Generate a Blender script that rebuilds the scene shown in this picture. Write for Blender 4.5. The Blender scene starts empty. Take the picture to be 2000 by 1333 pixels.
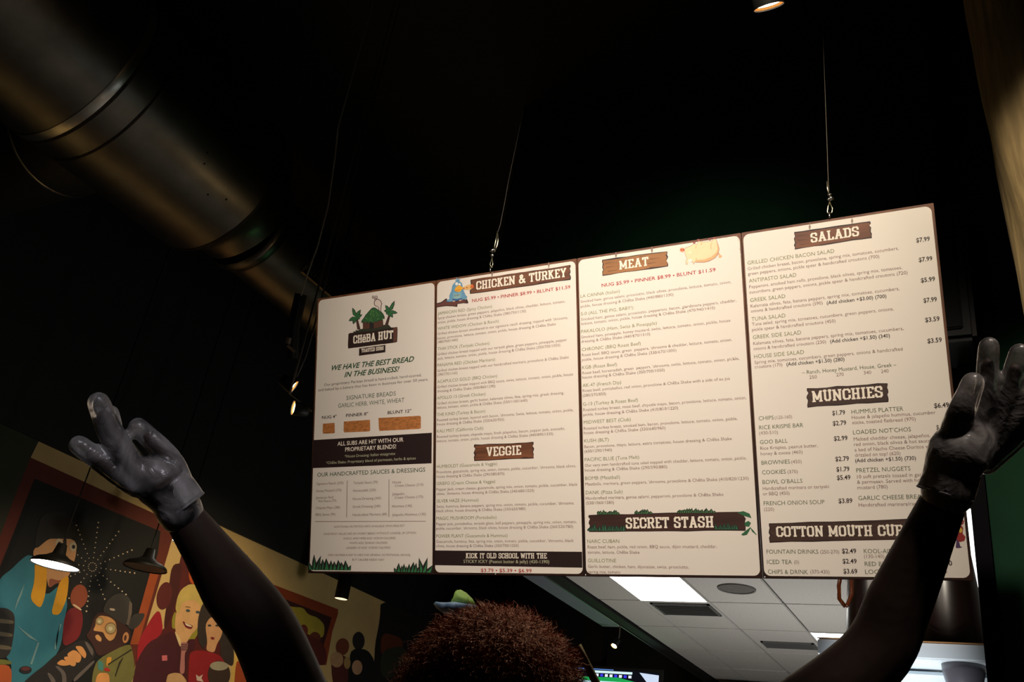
import bpy, bmesh, math, random
from mathutils import Vector, Matrix
random.seed(7)
SC = bpy.context.scene
COL = SC.collection
# ------------------------------------------------------------ camera
F, YAW, PIT, ROL, TILT = 1829.983, -0.5351931, 0.4779924, 0.1504149, 0.3105382
EYE = Vector((0, 0, 1.45))
fwd = Vector((math.sin(YAW)*math.cos(PIT), math.cos(YAW)*math.cos(PIT), math.sin(PIT)))
rgt = fwd.cross(Vector((0, 0, 1))).normalized()
upv = rgt.cross(fwd)
cr, sr = math.cos(ROL), math.sin(ROL)
CX, CY, CZ = rgt*cr + upv*sr, -rgt*sr + upv*cr, -fwd
cam_d = bpy.data.cameras.new('camera'); cam = bpy.data.objects.new('camera', cam_d); COL.objects.link(cam)
cam_d.sensor_width = 36; cam_d.lens = F*36/2000; cam_d.clip_start = .05
M = Matrix((CX, CY, CZ)).transposed().to_4x4(); M.translation = EYE
cam.matrix_world = M
SC.camera = cam
# ------------------------------------------------------------ world, exposure, lamps
wd = bpy.data.worlds.new('world'); SC.world = wd; wd.use_nodes = True
wd.node_tree.nodes['Background'].inputs[0].default_value = (.9, .75, .6, 1)
wd.node_tree.nodes['Background'].inputs[1].default_value = .0012
SC.view_settings.view_transform = 'Standard'; SC.view_settings.look = 'None'
SC.view_settings.gamma = 1; SC.view_settings.use_curve_mapping = False
SC.view_settings.exposure = 0

def lamp(name, kind, loc, power, col, target=None, size=.05, cone=60, blend=.6):
    d = bpy.data.lights.new(name, kind); d.energy = power; d.color = col
    if kind == 'AREA': d.shape = 'DISK'; d.size = size
    else: d.shadow_soft_size = size
    if kind == 'SPOT': d.spot_size = math.radians(cone); d.spot_blend = blend
    o = bpy.data.objects.new(name, d); COL.objects.link(o); o.location = loc
    if target is not None:
        o.rotation_euler = (Vector(target)-Vector(loc)).to_track_quat('-Z', 'Y').to_euler()
    return o
WARM = (1, .80, .58); COOL = (.92, .95, 1)
lamp('board_spot', 'SPOT', (-.35, .75, 4.6), 385, (1, .88, .72), (-.85, 2.8, 3.05), .08, 58, 1)
lamp('board_spot', 'SPOT', (-1.9, .70, 4.6), 200, (1, .88, .74), (-1.9, 2.9, 2.8), .08, 62, 1)
lamp('board_fill', 'SPOT', (-1.6, -1.2, 3.9), 190, (1, .88, .90), (-1.35, 3.0, 2.5), .25, 44, 1)
lamp('mural_spot', 'SPOT', (-4.6, 5.6, 4.0), 140, (1, .76, .44), (-6.5, 6.2, 2.0), .08, 85, 1)
lamp('mural_spot', 'SPOT', (-4.5, 4.2, 3.6), 105, (1, .80, .54), (-6.5, 4.7, 1.2), .08, 80, 1)
lamp('duct_fill', 'POINT', (-2.9, 4.6, 3.6), 3.4, (1, .66, .30), None, .12)  # added point lights, unseen, that make the highlights on the duct
lamp('duct_fill', 'POINT', (-3.2, 1.2, 4.3), 1.3, (.7, .8, 1), None, .12)
lamp('kitchen_bounce', 'POINT', (-1.2, 7.2, 1.3), 85, (1, .96, .90), None, .3)  # added point light standing in for bounce up to the tiled ceiling
lamp('cabinet_fill', 'SPOT', (-.6, 3.5, .9), 190, COOL, (-.50, 4.5, 2.2), .05, 27, 1)  # unseen spot added to brighten the white cabinet front
lamp('trunk_spot', 'SPOT', (-.3, .8, 4.6), 260, WARM, (.35, 3.2, 3.5), .08, 26, 1)
lamp('wall_fill', 'SPOT', (-1.3, 3.3, 4.9), 9, (1, .95, .85), (-1.5, 4.55, 4.1), .1, 110, 1)  # unseen spot added to lift the green wall above the boards
lamp('hair_spot', 'SPOT', (-1.0, 2.7, 4.3), 420, (1, .72, .45), (-.76, 1.42, 1.76), .05, 9, 1)
lamp('hand_fill', 'SPOT', (.5, -.6, 3.3), 95, (.93, .90, 1), (-1.11, .92, 1.85), .06, 12, 1)  # two unseen spots added to brighten the gloved hands
lamp('hand_fill', 'SPOT', (.8, .2, 3.9), 130, (1, .84, .74), (-.02, 1.35, 2.05), .06, 10, 1)

# ------------------------------------------------------------ helpers
def ray(px, py): return (CX*((px-1000)/F) + CY*(-(py-666.5)/F) - CZ).normalized()
def at(px, py, **k):
    """point of the plane x/y/z = value seen at a pixel (2000x1333)"""
    (a, v), = k.items(); d = ray(px, py)
    if a == 'r': return EYE + d*v
    i = 'xyz'.index(a); return EYE + d*((v-EYE[i])/d[i])
def tag(o, label=None, cat=None, group=None, kind=None):
    if label: o['label'] = label
    if cat: o['category'] = cat
    if group: o['group'] = group
    if kind: o['kind'] = kind
    return o
def empty(name, loc, label, cat, group=None, rot=None):
    o = bpy.data.objects.new(name, None); COL.objects.link(o); o.location = loc; o.empty_display_size = .05
    if rot: o.rotation_euler = rot
    return tag(o, label, cat, group)
def mobj(name, verts, faces, mat, parent=None, smooth=False, mats=None, idx=None):
    me = bpy.data.meshes.new(name); me.from_pydata([tuple(v) for v in verts], [], faces)
    for m in (mats or [mat]): me.materials.append(m)
    if idx: me.polygons.foreach_set('material_index', idx)
    if smooth: me.polygons.foreach_set('use_smooth', [True]*len(me.polygons))
    me.update()
    o = bpy.data.objects.new(name, me); COL.objects.link(o)
    if parent: o.parent = parent
    return o
def wobj(name, verts, faces, mat, parent, smooth=False):
    """verts are world coordinates, parent an unrotated empty"""
    p = Vector(parent.location) if parent else Vector()
    return mobj(name, [Vector(v)-p for v in verts], faces, mat, parent, smooth)
class MB:
    def __init__(s): s.v = []; s.f = []
    def add(s, v, f):
        n = len(s.v); s.v += [Vector(a) for a in v]; s.f += [tuple(i+n for i in q) for q in f]; return s
    def box(s, a, b):
        (x0, y0, z0), (x1, y1, z1) = a, b
        return s.add([(x0,y0,z0),(x1,y0,z0),(x1,y1,z0),(x0,y1,z0),(x0,y0,z1),(x1,y0,z1),(x1,y1,z1),(x0,y1,z1)],
              [(0,3,2,1),(4,5,6,7),(0,1,5,4),(1,2,6,5),(2,3,7,6),(3,0,4,7)])
    def bevbox(s, a, b, r=.004):
        bm = bmesh.new(); bmesh.ops.create_cube(bm, size=1)
        for v in bm.verts: v.co = Vector([(a[i]+b[i])/2 + v.co[i]*(b[i]-a[i]) for i in range(3)])
        bmesh.ops.bevel(bm, geom=bm.edges[:], offset=r, segments=2, affect='EDGES')
        bm.verts.index_update()
        s.add([v.co.copy() for v in bm.verts], [[v.index for v in f.verts] for f in bm.faces]); bm.free(); return s
    def tube(s, pts, r, n=8, cap=True):
        pts = [Vector(p) for p in pts]; rs = r if isinstance(r, (list, tuple)) else [r]*len(pts)
        t0 = (pts[1]-pts[0]).normalized(); a = t0.orthogonal().normalized(); V = []
        for i, p in enumerate(pts):
            t = (pts[min(i+1, len(pts)-1)]-pts[max(i-1, 0)]).normalized()
            a = (a - t*a.dot(t)).normalized(); b = t.cross(a)
            V += [p + (a*math.cos(2*math.pi*k/n)+b*math.sin(2*math.pi*k/n))*rs[i] for k in range(n)]
        Fc = [(i*n+k, i*n+(k+1) % n, (i+1)*n+(k+1) % n, (i+1)*n+k) for i in range(len(pts)-1) for k in range(n)]
        if cap: Fc += [tuple(range(n))[::-1], tuple((len(pts)-1)*n+k for k in range(n))]
        return s.add(V, Fc)
    def lathe(s, base, axis, prof, n=32, caps=(False, False)):
        """prof: (distance along axis, radius)"""
        ax = Vector(axis).normalized(); a = ax.orthogonal().normalized(); b = ax.cross(a); base = Vector(base); V = []
        for h, r in prof: V += [base+ax*h+(a*math.cos(2*math.pi*k/n)+b*math.sin(2*math.pi*k/n))*r for k in range(n)]
        Fc = [(i*n+k, i*n+(k+1) % n, (i+1)*n+(k+1) % n, (i+1)*n+k) for i in range(len(prof)-1) for k in range(n)]
        if caps[0]: Fc.append(tuple(range(n))[::-1])
        if caps[1]: Fc.append(tuple((len(prof)-1)*n+k for k in range(n)))
        return s.add(V, Fc)
    def build(s, name, mat, parent=None, smooth=False): return wobj(name, s.v, s.f, mat, parent, smooth)

def mat(name, col, rough=.6, metal=0, noise=0, scale=20, bump=0, emit=0, spec=.5, trans=0, alpha=1, stretch=None, dark=None):
    m = bpy.data.materials.new(name); m.use_nodes = True; nt = m.node_tree; b = nt.nodes['Principled BSDF']
    c4 = tuple(col)+(1,)
    b.inputs['Base Color'].default_value = c4; b.inputs['Roughness'].default_value = rough
    b.inputs['Metallic'].default_value = metal; b.inputs['Specular IOR Level'].default_value = spec
    b.inputs['Transmission Weight'].default_value = trans; b.inputs['Alpha'].default_value = alpha
    if emit: b.inputs['Emission Color'].default_value = c4; b.inputs['Emission Strength'].default_value = emit
    if noise or bump:
        tc = nt.nodes.new('ShaderNodeTexCoord'); mp = nt.nodes.new('ShaderNodeMapping'); n = nt.nodes.new('ShaderNodeTexNoise')
        nt.links.new(tc.outputs['Object'], mp.inputs[0]); nt.links.new(mp.outputs[0], n.inputs[0])
        if stretch: mp.inputs['Scale'].default_value = stretch
        n.inputs['Scale'].default_value = scale; n.inputs['Detail'].default_value = 5
        if noise:
            r = nt.nodes.new('ShaderNodeValToRGB'); r.color_ramp.elements[0].position = .3; r.color_ramp.elements[1].position = .7
            d = dark or [c*(1-noise) for c in col]
            r.color_ramp.elements[0].color = tuple(d)+(1,); r.color_ramp.elements[1].color = tuple(min(1, c*(1+noise*.35)) for c in col)+(1,)
            nt.links.new(n.outputs[0], r.inputs[0]); nt.links.new(r.outputs[0], b.inputs['Base Color'])
        if bump:
            bp = nt.nodes.new('ShaderNodeBump'); bp.inputs['Strength'].default_value = bump; bp.inputs['Distance'].default_value = .01
            nt.links.new(n.outputs[0], bp.inputs['Height']); nt.links.new(bp.outputs[0], b.inputs['Normal'])
    return m
def srgb(r, g, b):
    f = lambda c: ((c/255+.055)/1.055)**2.4 if c > 10 else c/255/12.92
    return (f(r), f(g), f(b))
MC = {}
def paint(r, g, b, rough=.7):
    k = (r, g, b)
    if k not in MC: MC[k] = mat('paint_%d_%d_%d' % k, srgb(r, g, b), rough, noise=.12, scale=9)
    return MC[k]
black = mat('black_paint', (.006, .006, .006), .7, noise=.3)
blackmetal = mat('black_metal', (.006, .0055, .005), .5, spec=.25)
galv = mat('galvanised', (.25, .235, .205), .34, 1, noise=.25, scale=5, bump=.06)
steel = mat('steel', (.75, .73, .68), .25, 1, noise=.1)

# ------------------------------------------------------------ the setting
green = mat('green_wall', (.011, .046, .023), .85, noise=.2, scale=3, bump=.1, spec=.1)
cream = mat('cream_wall', srgb(215, 182, 120), .75, noise=.1, scale=4, bump=.1)
tilem = mat('ceiling_tile', (.58, .57, .55), .85, noise=.08, scale=60, bump=.2)
def struct(o): o['kind'] = 'structure'; return o
struct(MB().box((-8, -4, -.1), (4, 13, 0)).build('floor', mat('floor_concrete', (.10, .085, .07), .5, noise=.3, scale=2, bump=.1)))
struct(MB().box((-8, -4, 6.2), (4, 13, 6.3)).build('ceiling', black))
WL = struct(MB().box((-6.7, -4, 0), (-6.5, 12.2, 3.58)).build('wall_left', cream))
struct(MB().box((-6.7, -4, 3.58), (-6.48, 12.2, 6.2)).build('wall_left', black))
struct(MB().box((-6.7, 12, 0), (4, 12.2, 6.2)).build('wall_back', black))
struct(MB().box((3.6, -4, 0), (3.8, 12.2, 6.2)).build('wall_right', black))
struct(MB().box((-6.7, -4.2, 0), (3.8, -4, 6.2)).build('wall_front', black))
GW = struct(MB().box((-2.9, 4.55, 3.09), (3.6, 4.75, 6.2)).build('wall_kitchen', green))
struct(MB().box((-.10, 4.2, 0), (3.6, 4.35, 6.2)).build('wall_kitchen', green))
struct(MB().box((-.147, 4.15, 0), (-.085, 4.22, 6.1)).build('trim_1', mat('black_trim', (.006, .005, .007), .9, spec=.05)))
# dropped kitchen ceiling with its tiles
H = 3.2
kc = struct(MB().box((-3.05, 4.8, H+.02), (3.5, 11.9, H+.06)).build('ceiling', mat('ceiling_grid', (.20, .19, .18), .8)))
xs = [-3.04, -2.68, -2.12] + [-2.12+.56*i for i in range(1, 10)]
ys = [4.85, 5.3, 6.2, 7.1, 8.0, 8.9, 9.8, 10.7, 11.8]
for i in range(len(xs)-1):
    for j in range(len(ys)-1):
        if (i, j) in ((1, 2), (3, 4)): continue
        jit = random.uniform(0, .003)
        mb = MB().bevbox((xs[i]+.006, ys[j]+.006, H-jit), (xs[i+1]-.006, ys[j+1]-.006, H+.018), .005)
        mobj('ceiling_tile', mb.v, mb.f, tilem, kc)
# beam hung under the edge of the dropped ceiling
b = empty('ceiling_beam', (-3.3, 8, H-.02), 'long black beam with a pale metal rail along the left edge of the white tiled ceiling', 'beam')
MB().box((-3.16, 4.6, H-.02), (-3.05, 11.9, H+.2)).build('beam', black, b)
MB().box((-3.36, 4.6, H-.02), (-3.165, 8.0, H+.01)).build('rail', mat('blue_grey_rail', (.17, .19, .24), .6), b)
MB().box((-3.165, 4.6, H-.03), (-3.155, 11.9, H+.04)).build('rail_lip', mat('rail_lip', (.3, .3, .3), .4, 1), b)
# troffers
lit = mat('white_diffuser', (1, .98, .93), emit=9)
def troffer(x0, x1, y0, y1, label):
    t = empty('ceiling_light', ((x0+x1)/2, (y0+y1)/2, H), label, 'light', 'square ceiling lights over the kitchen')
    MB().bevbox((x0+.012, y0+.012, H-.004), (x1-.012, y1-.012, H+.015), .003).build('diffuser', lit, t)
    fr = MB()
    for a, c in (((x0, y0), (x1, y0+.014)), ((x0, y1-.014), (x1, y1)), ((x0, y0+.014), (x0+.014, y1-.014)), ((x1-.014, y0+.014), (x1, y1-.014))):
        fr.box((a[0], a[1], H-.007), (c[0], c[1], H+.018))
    fr.build('frame', tilem, t)
troffer(-2.68, -2.12, 6.2, 7.1, 'large glowing white ceiling panel light just under the menu boards')
troffer(-1.56, -1.0, 8.0, 8.9, 'small glowing white ceiling light beside the raised right arm')
# speaker grille, vents
sp = empty('ceiling_speaker', (-1.80, 6.68, H), 'round grey perforated speaker grille set in the tiled ceiling', 'speaker')
MB().lathe((-1.80, 6.68, H-.008), (0, 0, 1), [(0, .0), (.001, .10), (.001, .118), (-.004, .12), (-.004, .135), (.006, .138)], 36).build('grille', mat('grille_grey', (.16, .155, .15), .7, noise=.5, scale=180), sp)
def vent(x0, x1, y0, y1, label):
    t = empty('ceiling_vent', ((x0+x1)/2, (y0+y1)/2, H), label, 'vent')
    MB().box((x0, y0, H-.004), (x1, y1, H-.001)).build('backing', mat('vent_dark', (.09, .09, .09), .8), t)
    fr = MB()
    for a, c in (((x0, y0), (x1, y0+.02)), ((x0, y1-.02), (x1, y1)), ((x0, y0), (x0+.02, y1)), ((x1-.02, y0), (x1, y1))):
        fr.box((a[0], a[1], H-.012), (c[0], c[1], H-.004))
    fr.build('frame', mat('vent_frame', (.13, .13, .13), .6), t)
    n = 7
    for k in range(n):
        yy = y0+.03+(y1-y0-.06)*k/(n-1)
        MB().box((x0+.02, yy-.004, H-.016), (x1-.02, yy+.004, H-.004)).build('slat', mat('vent_slat', (.13, .13, .13), .6), t)
vent(-2.62, -2.14, 7.16, 7.52, 'dark square air vent right behind the large ceiling light')
vent(-2.05, -1.60, 8.42, 8.66, 'narrow dark air vent near the small ceiling light')

# ------------------------------------------------------------ menu boards
S, Cc = math.sin(TILT), math.cos(TILT)
BH = 1.2
BX = [-2.6655, -2.0355, -1.3912, -.7512, -.1192]
BY, BZ = 2.7400, 1.9889+1.45
NRM = Vector((0, -Cc, -S)); UPB = Vector((0, -S, Cc))
B0 = Vector((BX[0], BY, BZ)) - UPB*BH          # lower left corner of the row
def bu(px, py):
    """board coordinates (u from the left corner, v from the bottom) of a pixel"""
    d = ray(px, py); p = EYE + d*((B0-EYE).dot(NRM)/d.dot(NRM)) - B0
    return p.x, p.dot(UPB)
Z = {1: (590, 530, 4.0407), 2: (590, 830, 4.3), 3: (840, 500, 4.0393), 4: (840, 820, 4.1667), 5: (1120, 450, 3.7029),
     6: (1120, 800, 3.9211), 7: (1445, 390, 3.6024), 8: (1460, 720, 3.1733), 9: (1550, 1000, 4.0022),
     10: (670, 570, 10.25), 11: (850, 520, 14.81), 12: (1320, 450, 14.286), 13: (1850, 980, 8.325), 14: (600, 1070, 7.692), 0: (0, 0, 1)}
def zp(z, x, y): a, b, s = Z[z]; return (a+x/s, b+y/s)
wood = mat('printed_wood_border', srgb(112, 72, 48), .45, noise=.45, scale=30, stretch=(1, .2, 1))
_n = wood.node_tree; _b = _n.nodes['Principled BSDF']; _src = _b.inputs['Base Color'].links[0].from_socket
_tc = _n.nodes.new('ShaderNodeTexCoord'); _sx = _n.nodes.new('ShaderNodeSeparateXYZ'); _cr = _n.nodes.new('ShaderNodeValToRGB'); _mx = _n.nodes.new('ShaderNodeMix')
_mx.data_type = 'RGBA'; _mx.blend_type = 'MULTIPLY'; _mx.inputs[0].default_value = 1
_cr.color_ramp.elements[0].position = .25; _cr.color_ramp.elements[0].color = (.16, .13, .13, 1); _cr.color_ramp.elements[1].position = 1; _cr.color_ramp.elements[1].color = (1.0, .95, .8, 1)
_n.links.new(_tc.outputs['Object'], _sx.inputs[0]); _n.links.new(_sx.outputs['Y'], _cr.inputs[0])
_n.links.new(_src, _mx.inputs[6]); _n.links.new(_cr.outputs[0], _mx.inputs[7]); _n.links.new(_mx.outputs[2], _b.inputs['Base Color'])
edge = mat('board_edge', (.05, .035, .025), .6)
paper = mat('menu_paper', srgb(232, 222, 208), .42, noise=.02, scale=3)
T_red = mat('print_red', srgb(168, 26, 22), .5); T_head = mat('print_olive', srgb(116, 120, 68), .5)
T_body = mat('print_brown', srgb(116, 74, 66), .5); T_green = mat('print_green', srgb(30, 72, 40), .5)
T_dark = mat('print_black', srgb(44, 30, 26), .5); T_white = mat('print_white', srgb(240, 228, 208), .5)
T_kale = mat('print_kale', srgb(72, 88, 52), .5); T_gold = mat('print_pale', srgb(196, 196, 160), .5); T_band = mat('print_band', srgb(40, 26, 24), .45)
labels = ['leftmost menu board, with the hut and palm trees drawing at its top',
          'second menu board from the left, with the blue bird drawing and the chicken sandwich list',
          'third menu board from the left, with the upside-down pig drawing and the meat sandwich list',
          'rightmost menu board, with the salads list and the prices in a column']
PAN = []
def rrect(x0, y0, x1, y1, r, n=6):
    o = []
    for cx, cy, a0 in ((x1-r, y1-r, 0), (x0+r, y1-r, 90), (x0+r, y0+r, 180), (x1-r, y0+r, 270)):
        o += [(cx+r*math.cos(math.radians(a0+90*k/n)), cy+r*math.sin(math.radians(a0+90*k/n))) for k in range(n+1)]
    return o
TH = .012
for i in range(4):
    w = BX[i+1]-BX[i]
    root = empty('menu_board', B0+Vector((BX[i]-BX[0], 0, 0)), labels[i], 'sign', 'row of hanging menu boards', (math.pi/2+TILT, 0, 0))
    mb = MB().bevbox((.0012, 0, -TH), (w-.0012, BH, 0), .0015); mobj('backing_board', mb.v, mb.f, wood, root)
    m0, m1 = (.010 if i == 0 else .0065), (.009 if i == 3 else .0065)
    pl = rrect(m0, .009, w-m1, BH-.009, .021)
    mobj('menu_sheet', [(x, y, .0006) for x, y in pl]+[(x, y, .0001) for x, y in pl],
         [tuple(range(len(pl)))]+[(k, k+len(pl), (k+1) % len(pl)+len(pl), (k+1) % len(pl)) for k in range(len(pl))], paper, root)
    PAN.append(root)
def loc(i, z, x, y):
    u, v = bu(*zp(z, x, y)); return u-(BX[i]-BX[0]), v
def poly(i, z, pts, m, lay, name, parent=None, bot=None):
    """flat printed shape on board i"""
    L = [loc(i, z, *p) for p in pts]; h = .0006+.00008*lay; n = len(L)
    a = sum(L[k][0]*L[(k+1) % n][1]-L[(k+1) % n][0]*L[k][1] for k in range(n))
    if a < 0: L.reverse()
    return mobj(name, [(x, y, h) for x, y in L]+[(x, y, h-.00006) for x, y in L],
         [tuple(range(n))]+[(k, k+n, (k+1) % n+n, (k+1) % n) for k in range(n)], m, parent or PAN[i])
# ---- type
TXT = {}
def text_mesh(s, bold=0, shear=0):
    c = bpy.data.curves.new('t', 'FONT'); c.body = s; c.resolution_u = 2; c.offset = bold; c.shear = shear; c.size = 1
    o = bpy.data.objects.new('t', c); me = bpy.data.meshes.new_from_object(o)
    V = [(v.co.x, v.co.y) for v in me.vertices]; Fc = [tuple(p.vertices) for p in me.polygons]
    bpy.data.objects.remove(o); bpy.data.curves.remove(c); bpy.data.meshes.remove(me); return V, Fc
STY = {  # cap height m, bold, shear, material
 'h': (.0134, -.003, 0, T_head), 'b': (.0114, -.004, 0, T_body), 'r': (.0140, .010, 0, T_red), 'W': (.0235, .020, .35, T_green),
 'g': (.0195, -.006, 0, T_green), 'G': (.0180, .002, 0, T_green), 'B': (.0138, .014, 0, T_dark), 'p': (.0126, -.004, 0, T_dark),
 'c': (.0182, .008, 0, T_white), 'w': (.0124, -.006, 0, T_gold), 'l': (.0108, -.004, 0, T_body), 't': (.0088, -.006, 0, T_body),
 'H': (.0145, -.003, 0, T_head), 'd': (.0120, -.004, 0, T_body), 'D': (.0126, .012, 0, T_dark), 'P': (.0154, .018, 0, T_dark),
 'K': (.0145, -.003, 0, T_kale), 'a': (.0122, -.006, 0, T_body), 'R': (.0134, 0, 0, T_kale), 's': (.0130, -.004, 0, T_gold)}
CAPH = .729
def line(i, z, x, y, xr, st, s):
    cap, bold, sh, m = STY[st]
    V, Fc = text_mesh(s, bold, sh)
    if not V: return
    u0, v0 = loc(i, z, x, y); px1 = zp(z, xr, 0)[0]
    u0 = max(u0, .0105)
    # right end: the board point on the same v whose pixel column is px1
    lo, hi = 0., 2.6
    U0 = u0+(BX[i]-BX[0])
    for _ in range(30):
        mid = (lo+hi)/2; p = B0+Vector((mid, 0, 0))+UPB*v0-EYE
        if 1000+F*p.dot(CX)/-p.dot(CZ) < px1: lo = mid
        else: hi = mid
    wdt = lo-U0
    a = min(v[0] for v in V); bb = max(v[0] for v in V); sx = wdt/(bb-a); sy = cap/CAPH
    key = (i, st); L = TXT.setdefault(key, ([], [])); n = len(L[0])
    L[0].extend((u0+(vx-a)*sx, v0+vy*sy, .00080) for vx, vy in V); L[1].extend(tuple(k+n for k in f) for f in Fc)
C = 'Ch\u0113ba Shake'
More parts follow.
